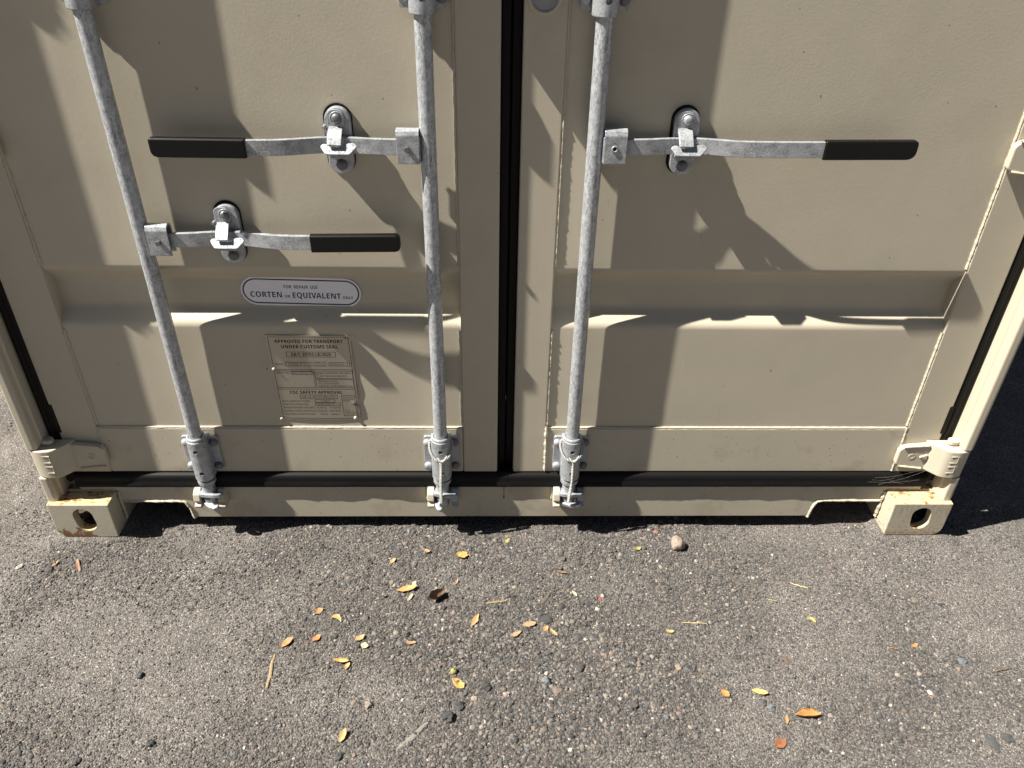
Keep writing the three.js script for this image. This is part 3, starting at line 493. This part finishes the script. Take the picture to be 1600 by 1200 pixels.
// ------------------------------------------------------------------ rest of the box (behind and above the view)
{
  mesh('floor', rbox(-1.15, 1.15, 0.148, 0.19, -5.95, -0.12, 0.002), paintLow, box);
  mesh('roof', rbox(-1.21, 1.21, 2.545, 2.57, -6.0, -0.06, 0.004), paint, box);
  mesh('door_header', rbox(-1.15, 1.15, 2.43, 2.54, -0.16, -0.056, 0.005), paint, box);
  mesh('front_wall', rbox(-1.15, 1.15, 0.02, 2.54, -6.05, -6.0, 0.004), paint, box);
  for (const s of [-1, 1]) {
    const pts = [], back = []; let z = -0.162; const st = [[0, 0], [0.072, 0], [0.068, 0.036], [0.07, 0.036], [0.068, 0]];
    while (z > -5.85) { for (const [dz, d] of st) { z -= dz; pts.push([s * (1.215 - d), -z]); back.unshift([s * (1.212 - d), -z]); } }
    const sh = new THREE.Shape([...pts, ...back].map((q) => new THREE.Vector2(...q)));
    mesh('side_wall', T(extr(sh, 2.3, 0), 0, 0.16, 0, -Math.PI / 2, 0, 0), paint, box);
    mesh('bottom_rail', rbox(s > 0 ? 1.16 : -1.2175, s > 0 ? 1.2175 : -1.16, 0.03, 0.159, -5.88, -0.181, 0.004), paintLow, box);
    mesh('top_rail', rbox(s > 0 ? 1.155 : -1.2175, s > 0 ? 1.2175 : -1.155, 2.461, 2.54, -5.88, -0.181, 0.004), paint, box);
    mesh('corner_post', rbox(s > 0 ? 1.12 : -1.2175, s > 0 ? 1.2175 : -1.12, 0.119, 2.472, -5.999, -5.86, 0.006), paint, box);
  }
}

// ------------------------------------------------------------------ seal cords tied round two of the rods
const cordMat = new THREE.MeshStandardMaterial({ color: new THREE.Color(0.42, 0.41, 0.39), roughness: 0.8 });
function cord(pts, r = 0.0017) {
  const c = new THREE.CatmullRomCurve3(pts.map((p) => new THREE.Vector3(...p))), L = c.getLength(), n = Math.ceil(L / 0.0016), out = [], fr = c.computeFrenetFrames(n, false);
  for (let s = 0; s < 2; s++) { const q = []; for (let i = 0; i <= n; i++) { const p = c.getPointAt(i / n), a = i / n * L / 0.0105 * Math.PI * 2 + s * Math.PI; q.push(p.clone().addScaledVector(fr.normals[i], Math.cos(a) * r * 0.9).addScaledVector(fr.binormals[i], Math.sin(a) * r * 0.9)); } out.push(new THREE.TubeGeometry(new THREE.CatmullRomCurve3(q), n, r, 6)); }
  return out;
}
[[RODS[1], 0.008, 'twisted grey cord tied round the rod left of the door gap'], [RODS[2], 0.006, 'twisted grey cord tied round the rod right of the door gap']].forEach(([x, k, label], i) => {
  const ring = []; const R = 0.0305;
  for (let a = 0; a <= 12; a++) { const t = -Math.PI * 0.5 + (a / 12) * 2 * Math.PI; const f = (Math.sin(t) + 1) / 2; const ang = Math.PI / 2 + (a / 12) * 2 * Math.PI; const front = (Math.sin(ang) + 1) / 2; ring.push([x + R * Math.cos(ang), 0.311 - 0.052 * front ** 1.4, ZR + (Math.sin(ang) > -0.2 ? R * Math.sin(ang) : -0.2 * R)]); }
  const top = [x + (i ? 0.004 : -0.002), 0.262, ZR + R + 0.002];
  const hang = [top, [x - 0.001 + i * 0.003, 0.235, ZR + R + 0.002], [x - 0.003 + i * 0.006, 0.19, ZR + R + 0.001], [x - 0.004 + i * 0.003, 0.15, ZR + 0.029], [x - 0.005 + i * 0.002, 0.115, ZR + 0.031]];
  const hang2 = [[x + 0.002, 0.266, ZR + R + 0.003], [x + 0.0015 + i * 0.002, 0.23, ZR + R + 0.005], [x - 0.001 + i * 0.004, 0.17, ZR + 0.032], [x - 0.001, 0.12, ZR + 0.034]];
  const o = mesh(numbered('seal_cord'), [...cord(ring), ...cord(hang), ...cord(hang2), ...cord([[x - 0.008, 0.268, ZR + R], [x + 0.004, 0.2625, ZR + R + 0.005], [x + 0.018, 0.276, ZR + 0.029]])], cordMat, scene);
  tag(o, label, 'cord', 'cords tied round the locking rods');
});
{ // cobweb strands at the lower right corner
  const g = []; for (const [a, b] of [[[1.005, 0.171, -0.048], [1.10, 0.205, -0.034]], [[0.99, 0.155, -0.049], [1.13, 0.165, -0.046]], [[1.02, 0.148, -0.046], [1.145, 0.21, -0.04]], [[1.03, 0.176, -0.05], [1.09, 0.15, -0.046]], [[1.0, 0.163, -0.049], [1.06, 0.168, -0.05]]]) { const m = a.map((v, i) => (v + b[i]) / 2); m[1] -= 0.006; g.push(new THREE.TubeGeometry(new THREE.CatmullRomCurve3([a, m, b].map((p) => new THREE.Vector3(...p))), 16, 0.00014, 4)); }
  tag(mesh('cobweb', g, new THREE.MeshStandardMaterial({ color: new THREE.Color(0.3, 0.28, 0.25), roughness: 0.9 }), scene), 'pale cobweb strands across the black seal at the right hinge', 'cobweb');
}

// ------------------------------------------------------------------ loose gravel
function stoneGeo(det, amp, flat, sd) {
  let g = new THREE.IcosahedronGeometry(1, det); g.deleteAttribute('uv'); g.deleteAttribute('normal'); g = mergeVertices(g, 1e-4); const p = g.attributes.position;
  for (let i = 0; i < p.count; i++) { const x = p.getX(i), y = p.getY(i), z = p.getZ(i), k = 1 + amp * (n3(x * 1.1 + sd, y * 1.1, z * 1.1) + 0.45 * n3(x * 2.6, y * 2.6 + sd, z * 2.6) + (det > 2 ? 0.16 * n3(x * 7, y * 7, z * 7 + sd) : 0)); p.setXYZ(i, x * k * (1 + 0.25 * n3(sd, 1.5, 2)), y * k * flat, z * k); }
  g.computeVertexNormals(); return g;
}
{
  const shapes = [0, 1, 2, 3].map((i) => { let g = stoneGeo(0, 0.55, 0.72, 3.7 * i + 1).toNonIndexed(); g.computeVertexNormals(); return g; });
  const COL = [[0.055, 0.053, 0.052], [0.085, 0.080, 0.076], [0.125, 0.115, 0.105], [0.17, 0.15, 0.13], [0.24, 0.21, 0.18], [0.19, 0.145, 0.12], [0.42, 0.39, 0.35], [0.10, 0.105, 0.11]];
  const pick = () => { const q = rnd(); return COL[q < 0.2 ? 0 : q < 0.44 ? 1 : q < 0.64 ? 2 : q < 0.8 ? 3 : q < 0.87 ? 4 : q < 0.92 ? 5 : q < 0.93 ? 6 : 7]; };
  const list = shapes.map(() => []);
  const put = (x, z, r) => list[rnd() * 4 | 0].push([x, z, r]);
  const inside = (x, z, r) => (Math.abs(x) < 1.235 && Math.abs(x) > 1.04 && z < 0.012 + r) || (Math.abs(x) < 1.22 && z < -0.5);
  let n = 0, guard = 0;
  while (n < 135000 && guard++ < 900000) {
    const near = rnd() < 0.84; const x = near ? rr(-1.5, 1.6) : rr(-2.1, 2.3), z = near ? rr(-0.12, 0.78) : rr(-1.1, 0.9);
    const l = loose(x, z); if (rnd() > 0.07 + 0.95 * l) continue;
    const q = rnd(); let r = 0.0013 + 0.0020 * q * q + (rnd() < 0.15 * l * l ? 0.0034 * rnd() : 0) + (rnd() < 0.008 * l ? 0.0042 * rnd() : 0);
    if (inside(x, z, r)) continue;
    put(x, z, r); n++;
  }
  const m = new THREE.MeshStandardMaterial({ color: 0xffffff, roughness: 0.88 }), M = new THREE.Matrix4(), Q = new THREE.Quaternion(), E = new THREE.Euler(), V = new THREE.Vector3(), S = new THREE.Vector3(), C = new THREE.Color();
  const grav = tag(group('gravel', scene), 'loose dark grey grit and small gravel scattered over the ground', 'gravel', null, 'stuff');
  list.forEach((L, si) => {
    const im = new THREE.InstancedMesh(shapes[si], m, L.length); im.name = 'grit'; im.userData.kind = 'stuff'; im.castShadow = im.receiveShadow = true;
    L.forEach(([x, z, r], i) => { E.set(rr(-0.4, 0.4), rr(0, 6.28), rr(-0.4, 0.4)); Q.setFromEuler(E); S.set(r * rr(0.8, 1.3), r * rr(0.7, 1.1), r * rr(0.8, 1.2)); V.set(x, gh(x, z) + r * 0.22, z); M.compose(V, Q, S); im.setMatrixAt(i, M); const c = pick(), k = rr(0.7, 1.2) * 0.88; C.setRGB(c[0] * k, c[1] * k, c[2] * k); im.setColorAt(i, C); });
    grav.add(im);
  });
}

// ------------------------------------------------------------------ single stones
const STONES = [ // x, z, size, colour, label, flatness
  [0.466, 0.044, 0.0205, [0.36, 0.29, 0.23], 'pale tan rounded rock in front of the right door', 0.85],
  [0.097, 0.285, 0.020, [0.045, 0.042, 0.040], 'largest black stone, low in the middle of the gravel', 0.55],
  [-0.052, 0.473, 0.0125, [0.04, 0.039, 0.038], 'black stone right of the yellow leaf below the cord', 0.85],
  [-0.136, 0.547, 0.0150, [0.035, 0.034, 0.034], 'upright black stone beside the end of the wood splinter', 1.0],
  [-0.111, 0.521, 0.0115, [0.045, 0.043, 0.042], 'dark stone touching the upright black stone', 0.8],
  [-0.248, 0.329, 0.0080, [0.10, 0.10, 0.10], 'small grey pebble above the small orange leaf flake', 0.9],
  [-0.313, 0.517, 0.0085, [0.30, 0.25, 0.20], 'tan pebble with a dark shadow at lower left', 0.85],
  [-0.347, 0.509, 0.0080, [0.22, 0.18, 0.145], 'flat brown pebble next to the tan pebble', 0.6],
  [0.084, 0.461, 0.0095, [0.20, 0.215, 0.22], 'blue grey rounded pebble in the dark gravel', 0.8],
  [0.108, 0.482, 0.0100, [0.22, 0.165, 0.135], 'pinkish brown flat stone beside the blue grey pebble', 0.5],
  [0.167, 0.422, 0.0125, [0.05, 0.047, 0.045], 'dark stone in a hollow above the blue grey pebble', 0.7],
  [0.278, 0.519, 0.0095, [0.085, 0.083, 0.08], 'dark grey pebble in the lower middle gravel', 0.8],
  [0.393, 0.422, 0.0125, [0.34, 0.27, 0.20], 'flat cream stone in the middle right gravel', 0.4],
  [0.659, 0.405, 0.0130, [0.15, 0.105, 0.085], 'reddish brown flat stone above the folded orange leaf', 0.45],
  [1.044, 0.231, 0.0080, [0.20, 0.18, 0.15], 'lone pebble on the smooth ground by the right casting', 0.8],
  [-0.844, 0.436, 0.0085, [0.075, 0.077, 0.075], 'lone dark pebble on the dusty left ground', 0.9],
  [1.045, 0.619, 0.0150, [0.09, 0.095, 0.095], 'flat slate stone in the lower right corner', 0.4],
  [1.080, 0.607, 0.0120, [0.07, 0.072, 0.072], 'dark stone right of the flat slate stone', 0.6],
  [1.077, 0.413, 0.0105, [0.15, 0.165, 0.18], 'blue grey pebble near the right edge', 0.6],
  [0.586, 0.530, 0.0085, [0.17, 0.18, 0.185], 'grey pebble in the cluster left of the folded leaf', 0.8],
  [0.573, 0.515, 0.0070, [0.10, 0.10, 0.10], 'smallest dark pebble in the cluster left of the folded leaf', 0.8],
  [-0.006, 0.494, 0.0065, [0.45, 0.37, 0.32], 'pale pink angular pebble right of the black stones', 0.8],
  [-0.080, 0.503, 0.0065, [0.38, 0.31, 0.25], 'cream pebble just above the black stones', 0.8],
  [0.424, -0.032, 0.0062, [0.45, 0.17, 0.13], 'pink red pebble at the foot of the right door', 0.9],
  [0.237, 0.222, 0.0045, [0.50, 0.09, 0.09], 'tiny bright red chip in the middle gravel', 0.8],
  [-1.275, 0.105, 0.0075, [0.40, 0.37, 0.33], 'whitish pebble at the left edge', 0.8],
  [-0.762, 0.603, 0.0085, [0.06, 0.06, 0.06], 'dark pebble in the bottom left dust', 0.9],
  [-0.901, 0.642, 0.0085, [0.055, 0.055, 0.055], 'dark pebble lowest in the left corner', 0.8],
  [-0.361, 0.637, 0.0080, [0.07, 0.068, 0.066], 'dark pebble under the small yellow leaf', 0.8],
  [0.152, 0.089, 0.0070, [0.12, 0.11, 0.10], 'grey pebble above the brown curled strip', 0.8],
  [0.418, 0.231, 0.0060, [0.11, 0.11, 0.11], 'round grey pebble between the cream stone and pale rock', 0.9],
  [0.092, 0.548, 0.0080, [0.07, 0.068, 0.066], 'dark pebble below the pinkish brown stone', 0.8],
  [0.286, 0.596, 0.0075, [0.06, 0.058, 0.056], 'dark pebble at the bottom middle edge', 0.8],
];
const stoneMats = new Map();
const stoneTex = dataTex(256, 256, (i, j) => { const v = 0.86 + 0.16 * per(i, j, 256, 12) + 0.22 * fine[j * 1024 + i]; return [v, v, v]; }, true, 0.05);
STONES.forEach(([x, z, r0, c, label, flat], i) => {
  const r = i && c[0] < 0.06 ? r0 * 0.85 : r0;
  const round = i === 0 || i === 8; let g = stoneGeo(round ? 4 : 2, round ? 0.34 : 0.62, flat * (round ? 1 : 0.85), i * 2.37 + 0.5); if (!round) { g = toCreasedNormals(g, 0.5); } const k = new THREE.Matrix4().makeRotationFromEuler(new THREE.Euler(0, i * 1.9, 0)); g.applyMatrix4(k); g.scale(r, r, r); g.computeBoundingBox();
  const m = new THREE.MeshStandardMaterial({ color: new THREE.Color(...c.map((v) => (v < 0.075 ? v * 0.6 + 0.04 : v))), map: stoneTex, bumpMap: galvBump, bumpScale: 0.0006, roughness: 0.85 });
  const o = mesh(numbered('stone'), g, m, scene); o.position.set(x, gh(x, z) - g.boundingBox.min.y - r * (round ? 0.2 : 0.5), z); tag(o, label, 'stone', 'single stones lying in the gravel');
});

// ------------------------------------------------------------------ fallen leaves
function leafGeo(L, W, o) {
  const nu = 16, nv = 8, pos = [], idx = [], col = [], c0 = o.c, c1 = o.c2 ?? c0.map((v) => v * 0.6);
  for (let i = 0; i <= nu; i++) for (let j = 0; j <= nv; j++) {
    const u = i / nu, v = j / nv * 2 - 1; let w = W / 2 * Math.pow(Math.sin(Math.PI * clamp(u * 0.96 + 0.02)), o.pw ?? 0.75) * (1 + (o.rag ?? 0.3) * n3(u * 5 + o.s, Math.sign(v) * 3, o.s));
    const a = u * (o.curl ?? 0.8), R = L / Math.max(1e-3, o.curl ?? 0.5); let x = R * Math.sin(a - (o.curl ?? 0.8) / 2), h = R * (1 - Math.cos(a - (o.curl ?? 0.8) / 2));
    const f = o.fold ?? 0.25, z = w * v * Math.cos(f * Math.abs(v)); h += Math.abs(v) * w * Math.sin(f) + (o.wob ?? 0.06) * L * n3(u * 2.4 + o.s, v * 1.3, o.s * 2);
    pos.push(x, h, z + (o.bend ?? 0) * L * (u - 0.5) ** 2);
    const t = clamp(0.35 + 0.9 * n3(u * 3 + o.s * 3, v * 2, 4) + (Math.abs(v) < 0.13 ? 0.35 : 0)); col.push(...c0.map((q, k) => (q * (1 - t) + c1[k] * t) * 0.72 + [0.038, 0.03, 0.022][k]));
  }
  for (let i = 0; i < nu; i++) for (let j = 0; j < nv; j++) { const k = i * (nv + 1) + j; idx.push(k, k + 1, k + nv + 1, k + 1, k + nv + 2, k + nv + 1); }
  const g = new THREE.BufferGeometry(); g.setAttribute('position', new THREE.Float32BufferAttribute(pos, 3)); g.setAttribute('color', new THREE.Float32BufferAttribute(col, 3)); g.setIndex(idx); return g;
}
const leafMat = new THREE.MeshStandardMaterial({ vertexColors: true, roughness: 0.62, side: THREE.DoubleSide });
const OR = [0.52, 0.27, 0.10], YE = [0.60, 0.41, 0.14], TN = [0.46, 0.29, 0.16], CR = [0.62, 0.52, 0.33], BR = [0.16, 0.085, 0.04], YG = [0.52, 0.47, 0.13], RB = [0.30, 0.10, 0.03];
const LEAVES = [ // x, z, length, width, angle, options, label
  [-0.120, 0.074, 0.031, 0.028, 0.4, { c: [0.66, 0.47, 0.12], pw: 0.5, curl: 0.5 }, 'bright yellow round leaf in front of the door gap'],
  [-0.215, 0.055, 0.020, 0.012, -0.6, { c: TN, curl: 0.8 }, 'small tan leaf left of the bright yellow round leaf'],
  [-0.303, 0.092, 0.013, 0.010, 0.8, { c: YE }, 'tiny yellow leaf flake highest on the left side'],
  [-0.257, 0.190, 0.034, 0.019, 0.25, { c: OR, c2: [0.66, 0.4, 0.12], rag: 0.5 }, 'ragged orange leaf left of the dark brown curled leaf'],
  [-0.241, 0.171, 0.019, 0.011, 1.0, { c: CR, curl: 0.9 }, 'pale leaf scrap above the ragged orange leaf'],
  [-0.247, 0.216, 0.016, 0.009, 1.1, { c: [0.6, 0.45, 0.32] }, 'pale leaf scrap below the ragged orange leaf'],
  [-0.178, 0.218, 0.058, 0.044, 0.75, { c: BR, c2: [0.075, 0.042, 0.022], curl: 1.7, fold: 1.0, wob: 0.16 }, 'large dark brown curled leaf in the left gravel'],
  [-0.132, 0.165, 0.019, 0.008, 1.3, { c: TN, curl: 0.9 }, 'narrow tan leaf above the dark brown curled leaf'],
  [-0.470, 0.258, 0.026, 0.015, 0.7, { c: OR, curl: 0.9 }, 'orange oval leaf nearest the yellow green crescent leaf'],
  [-0.421, 0.276, 0.034, 0.012, -0.25, { c: YG, c2: [0.6, 0.28, 0.15], bend: 1.6, curl: 0.7 }, 'yellow green crescent leaf with a reddish tip'],
  [-0.529, 0.349, 0.038, 0.017, 0.75, { c: OR, pw: 1.0, curl: 0.6 }, 'pointed orange leaf beside the upright straw'],
  [-0.461, 0.338, 0.026, 0.016, 0.8, { c: [0.55, 0.24, 0.07], curl: 0.7 }, 'orange oval leaf right of the pointed orange leaf'],
  [-0.357, 0.339, 0.028, 0.014, 0.55, { c: TN, c2: [0.6, 0.34, 0.14], curl: 1.0, rag: 0.4 }, 'tan torn leaf touching the cream leaf'],
  [-0.343, 0.359, 0.020, 0.014, -0.2, { c: [0.68, 0.58, 0.36], curl: 0.9 }, 'cream leaf below the tan torn leaf'],
  [-0.392, 0.404, 0.040, 0.020, -0.15, { c: YE, c2: [0.5, 0.27, 0.08], curl: 1.3, fold: 0.8, rag: 0.4 }, 'bent yellow brown leaf in the middle of the left gravel'],
  [-0.376, 0.416, 0.023, 0.011, 1.2, { c: [0.64, 0.45, 0.15], curl: 0.8 }, 'yellow leaf tip tucked under the bent leaf'],
  [-0.081, 0.288, 0.026, 0.014, 1.15, { c: [0.6, 0.36, 0.14], pw: 0.9 }, 'orange tan leaf below the grey splinter'],
  [-0.116, 0.467, 0.034, 0.022, -0.75, { c: [0.68, 0.40, 0.09], rag: 0.35, curl: 0.8 }, 'yellow orange leaf beside the green bud'],
  [-0.235, 0.353, 0.018, 0.008, 0.1, { c: [0.6, 0.34, 0.17] }, 'small orange leaf flake under the grey pebble'],
  [-0.358, 0.593, 0.019, 0.014, 1.2, { c: YE, rag: 0.4 }, 'small yellow leaf low on the left'],
  [0.571, 0.491, 0.036, 0.016, -0.4, { c: [0.68, 0.48, 0.16], curl: 0.7 }, 'pale yellow leaf right of the orange brown oval leaf'],
  [0.490, 0.495, 0.023, 0.018, -0.9, { c: [0.55, 0.26, 0.05], curl: 0.9 }, 'orange brown oval leaf left of the pale yellow leaf'],
  [0.661, 0.553, 0.056, 0.034, -0.05, { c: [0.62, 0.30, 0.06], c2: [0.36, 0.13, 0.03], curl: 0.5, fold: 1.0, wob: 0.1 }, 'largest orange leaf, folded, at lower right'],
  [0.580, 0.617, 0.032, 0.022, 0.55, { c: RB, c2: [0.18, 0.055, 0.02], curl: 0.6 }, 'red brown oval leaf near the bottom edge'],
  [0.757, 0.289, 0.025, 0.011, -0.6, { c: YG, curl: 0.9, bend: 0.9 }, 'yellow green leaf below the pale straw on the right'],
  [0.359, 0.050, 0.022, 0.013, 0.75, { c: [0.46, 0.4, 0.12], curl: 1.0 }, 'olive yellow leaf left of the pale tan rock'],
  [0.141, 0.136, 0.040, 0.010, -0.2, { c: [0.42, 0.24, 0.10], c2: BR, curl: 1.5, fold: 0.9 }, 'brown curled strip of leaf below the right rod'],
  [0.002, 0.008, 0.014, 0.010, 0.9, { c: [0.62, 0.47, 0.13] }, 'tiny yellow leaf close to the sill at the door gap'],
  [0.172, 0.207, 0.019, 0.008, -1.2, { c: [0.68, 0.62, 0.42], pw: 1.0 }, 'pale cream leaf sliver in the middle gravel'],
  [0.092, 0.314, 0.018, 0.013, 0.9, { c: [0.58, 0.31, 0.10], curl: 0.9 }, 'orange leaf below the largest black stone'],
  [0.111, 0.325, 0.017, 0.009, -0.8, { c: [0.55, 0.34, 0.14], rag: 0.4 }, 'torn tan leaf right of the orange leaf by the black stone'],
  [0.020, 0.331, 0.018, 0.012, 0.6, { c: [0.56, 0.34, 0.18], rag: 0.5 }, 'leftmost orange leaf scrap below the black stone'],
  [0.052, 0.302, 0.034, 0.016, 0.2, { c: [0.45, 0.31, 0.17], rag: 0.5, curl: 0.3 }, 'flat tan leaf left of the largest black stone'],
  [0.395, 0.322, 0.022, 0.011, -0.2, { c: [0.6, 0.41, 0.14], curl: 1.0 }, 'small yellow tan leaf under the pale straw in the middle'],
  [0.611, 0.562, 0.017, 0.008, 1.3, { c: [0.56, 0.33, 0.11] }, 'small orange leaf left of the folded orange leaf'],
  [0.983, 0.369, 0.014, 0.010, 0.5, { c: [0.6, 0.3, 0.1], rag: 0.5 }, 'orange leaf flake alone on the smooth right ground'],
  [-1.122, 0.106, 0.046, 0.009, -1.05, { c: [0.42, 0.24, 0.15], pw: 0.4, curl: 0.2 }, 'reddish brown bark strip in front of the left casting'],
  [-1.184, 0.099, 0.014, 0.008, 1.0, { c: [0.5, 0.27, 0.12] }, 'orange leaf flake left of the bark strip'],
];
LEAVES.forEach(([x, z, L, W, a, o, label], i) => {
  o.s = i * 1.713 + 0.4; let g = leafGeo(L, W, o); g.applyMatrix4(new THREE.Matrix4().makeRotationFromEuler(new THREE.Euler(((i * 37) % 11 - 5) * 0.03, a, ((i * 53) % 9 - 4) * 0.04)));
  g.computeVertexNormals(); g.computeBoundingBox();
  const m = new THREE.Mesh(g, leafMat); m.name = numbered(/bark/.test(label) ? 'bark_strip' : 'fallen_leaf'); m.castShadow = m.receiveShadow = true; scene.add(m);
  m.position.set(x, gh(x, z) - g.boundingBox.min.y + 0.0030, z); tag(m, label, /bark/.test(label) ? 'bark' : 'leaf', /bark/.test(label) ? null : 'fallen leaves on the gravel');
});
{ // green bud
  const g = stoneGeo(3, 0.15, 0.9, 4.2); g.scale(0.0075, 0.009, 0.0075); const o = mesh('green_bud', [g, T(new THREE.ConeGeometry(0.0022, 0.006, 8), 0.001, 0.0095, 0)], new THREE.MeshStandardMaterial({ color: new THREE.Color(0.27, 0.26, 0.08), roughness: 0.6 }), scene);
  o.position.set(-0.128, gh(-0.128, 0.435) + 0.006, 0.435); tag(o, 'small green bud just above the yellow orange leaf', 'bud');
}
// ------------------------------------------------------------------ straws, twigs and splinters
const STICKS = [ // name, x, z, length, width, angle (0 = along x, positive turns towards the door), colour, label, category
  ['straw', -0.550, 0.425, 0.092, 0.0080, 1.60, [0.42, 0.30, 0.17], 'long brown straw lying straight towards the door', 'straw'],
  ['wood_splinter', -0.216, 0.597, 0.105, 0.0125, 0.80, [0.27, 0.25, 0.22], 'long grey wood splinter near the bottom edge', 'splinter'],
  ['wood_splinter', -0.029, 0.231, 0.058, 0.0060, 0.14, [0.30, 0.235, 0.12], 'thin brown splinter below the door gap', 'splinter'],
  ['straw', 0.461, 0.299, 0.062, 0.0034, -0.04, [0.60, 0.47, 0.27], 'thin pale straw lying parallel to the door', 'straw'],
  ['straw', 0.759, 0.183, 0.046, 0.0036, -0.42, [0.66, 0.54, 0.30], 'short pale straw on the smooth right ground', 'straw'],
  ['wood_splinter', 0.098, 0.219, 0.045, 0.0090, 0.95, [0.13, 0.105, 0.085], 'dark bark splinter above the largest black stone', 'splinter'],
  ['twig', 0.928, 0.376, 0.024, 0.0036, -0.22, [0.30, 0.17, 0.10], 'short brown twig beside the orange flake', 'twig'],
  ['twig', 1.161, 0.437, 0.055, 0.0042, 0.18, [0.22, 0.16, 0.12], 'brown twig at the right edge', 'twig'],
  ['straw', 0.675, 0.229, 0.026, 0.0022, -0.3, [0.62, 0.50, 0.30], 'tiny pale straw left of the short pale straw', 'straw'],
  ['twig', -0.471, 0.437, 0.050, 0.0020, 0.40, [0.13, 0.10, 0.08], 'thin dark twig right of the long brown straw', 'twig'],
  ['twig', -0.385, 0.470, 0.052, 0.0020, 1.45, [0.16, 0.12, 0.09], 'thin dark twig below the bent yellow brown leaf', 'twig'],
];
STICKS.forEach(([name, x, z, L, w, a, c, label, cat], i) => {
  const flat = w > 0.0055, pts = []; for (let k = 0; k <= 10; k++) { const t = k / 10 - 0.5; pts.push(new THREE.Vector3(t * L, 0.003 * n3(t * 3, i, 2), 0.05 * L * n3(t * 2.2, i * 1.7, 9))); }
  const g = new THREE.TubeGeometry(new THREE.CatmullRomCurve3(pts), 30, w / 2, 7), p = g.attributes.position;
  for (let k = 0; k < p.count; k++) { const t = p.getX(k) / L + 0.5, taper = flat ? 0.25 + 0.75 * Math.pow(Math.sin(Math.PI * clamp(t * 0.9 + 0.06)), 0.6) : 0.6 + 0.4 * Math.sin(Math.PI * clamp(t)); p.setY(k, p.getY(k) * (flat ? 0.35 : 1) * taper + 0.0012 * n3(t * 14, i, 1)); p.setZ(k, p.getZ(k) * taper + 0.12 * w * n3(t * 22, p.getY(k) * 400, i)); }
  g.applyMatrix4(new THREE.Matrix4().makeRotationFromEuler(new THREE.Euler(0, a, ((i % 3) - 1) * 0.03))); g.computeVertexNormals(); g.computeBoundingBox();
  const o = mesh(numbered(name), g, new THREE.MeshStandardMaterial({ color: new THREE.Color(...c), map: stoneTex, roughness: 0.8 }), scene);
  o.position.set(x, gh(x, z) - g.boundingBox.min.y + 0.0004, z); tag(o, label, cat, 'dry straws, twigs and splinters on the ground');
});

renderer.render(scene, camera);
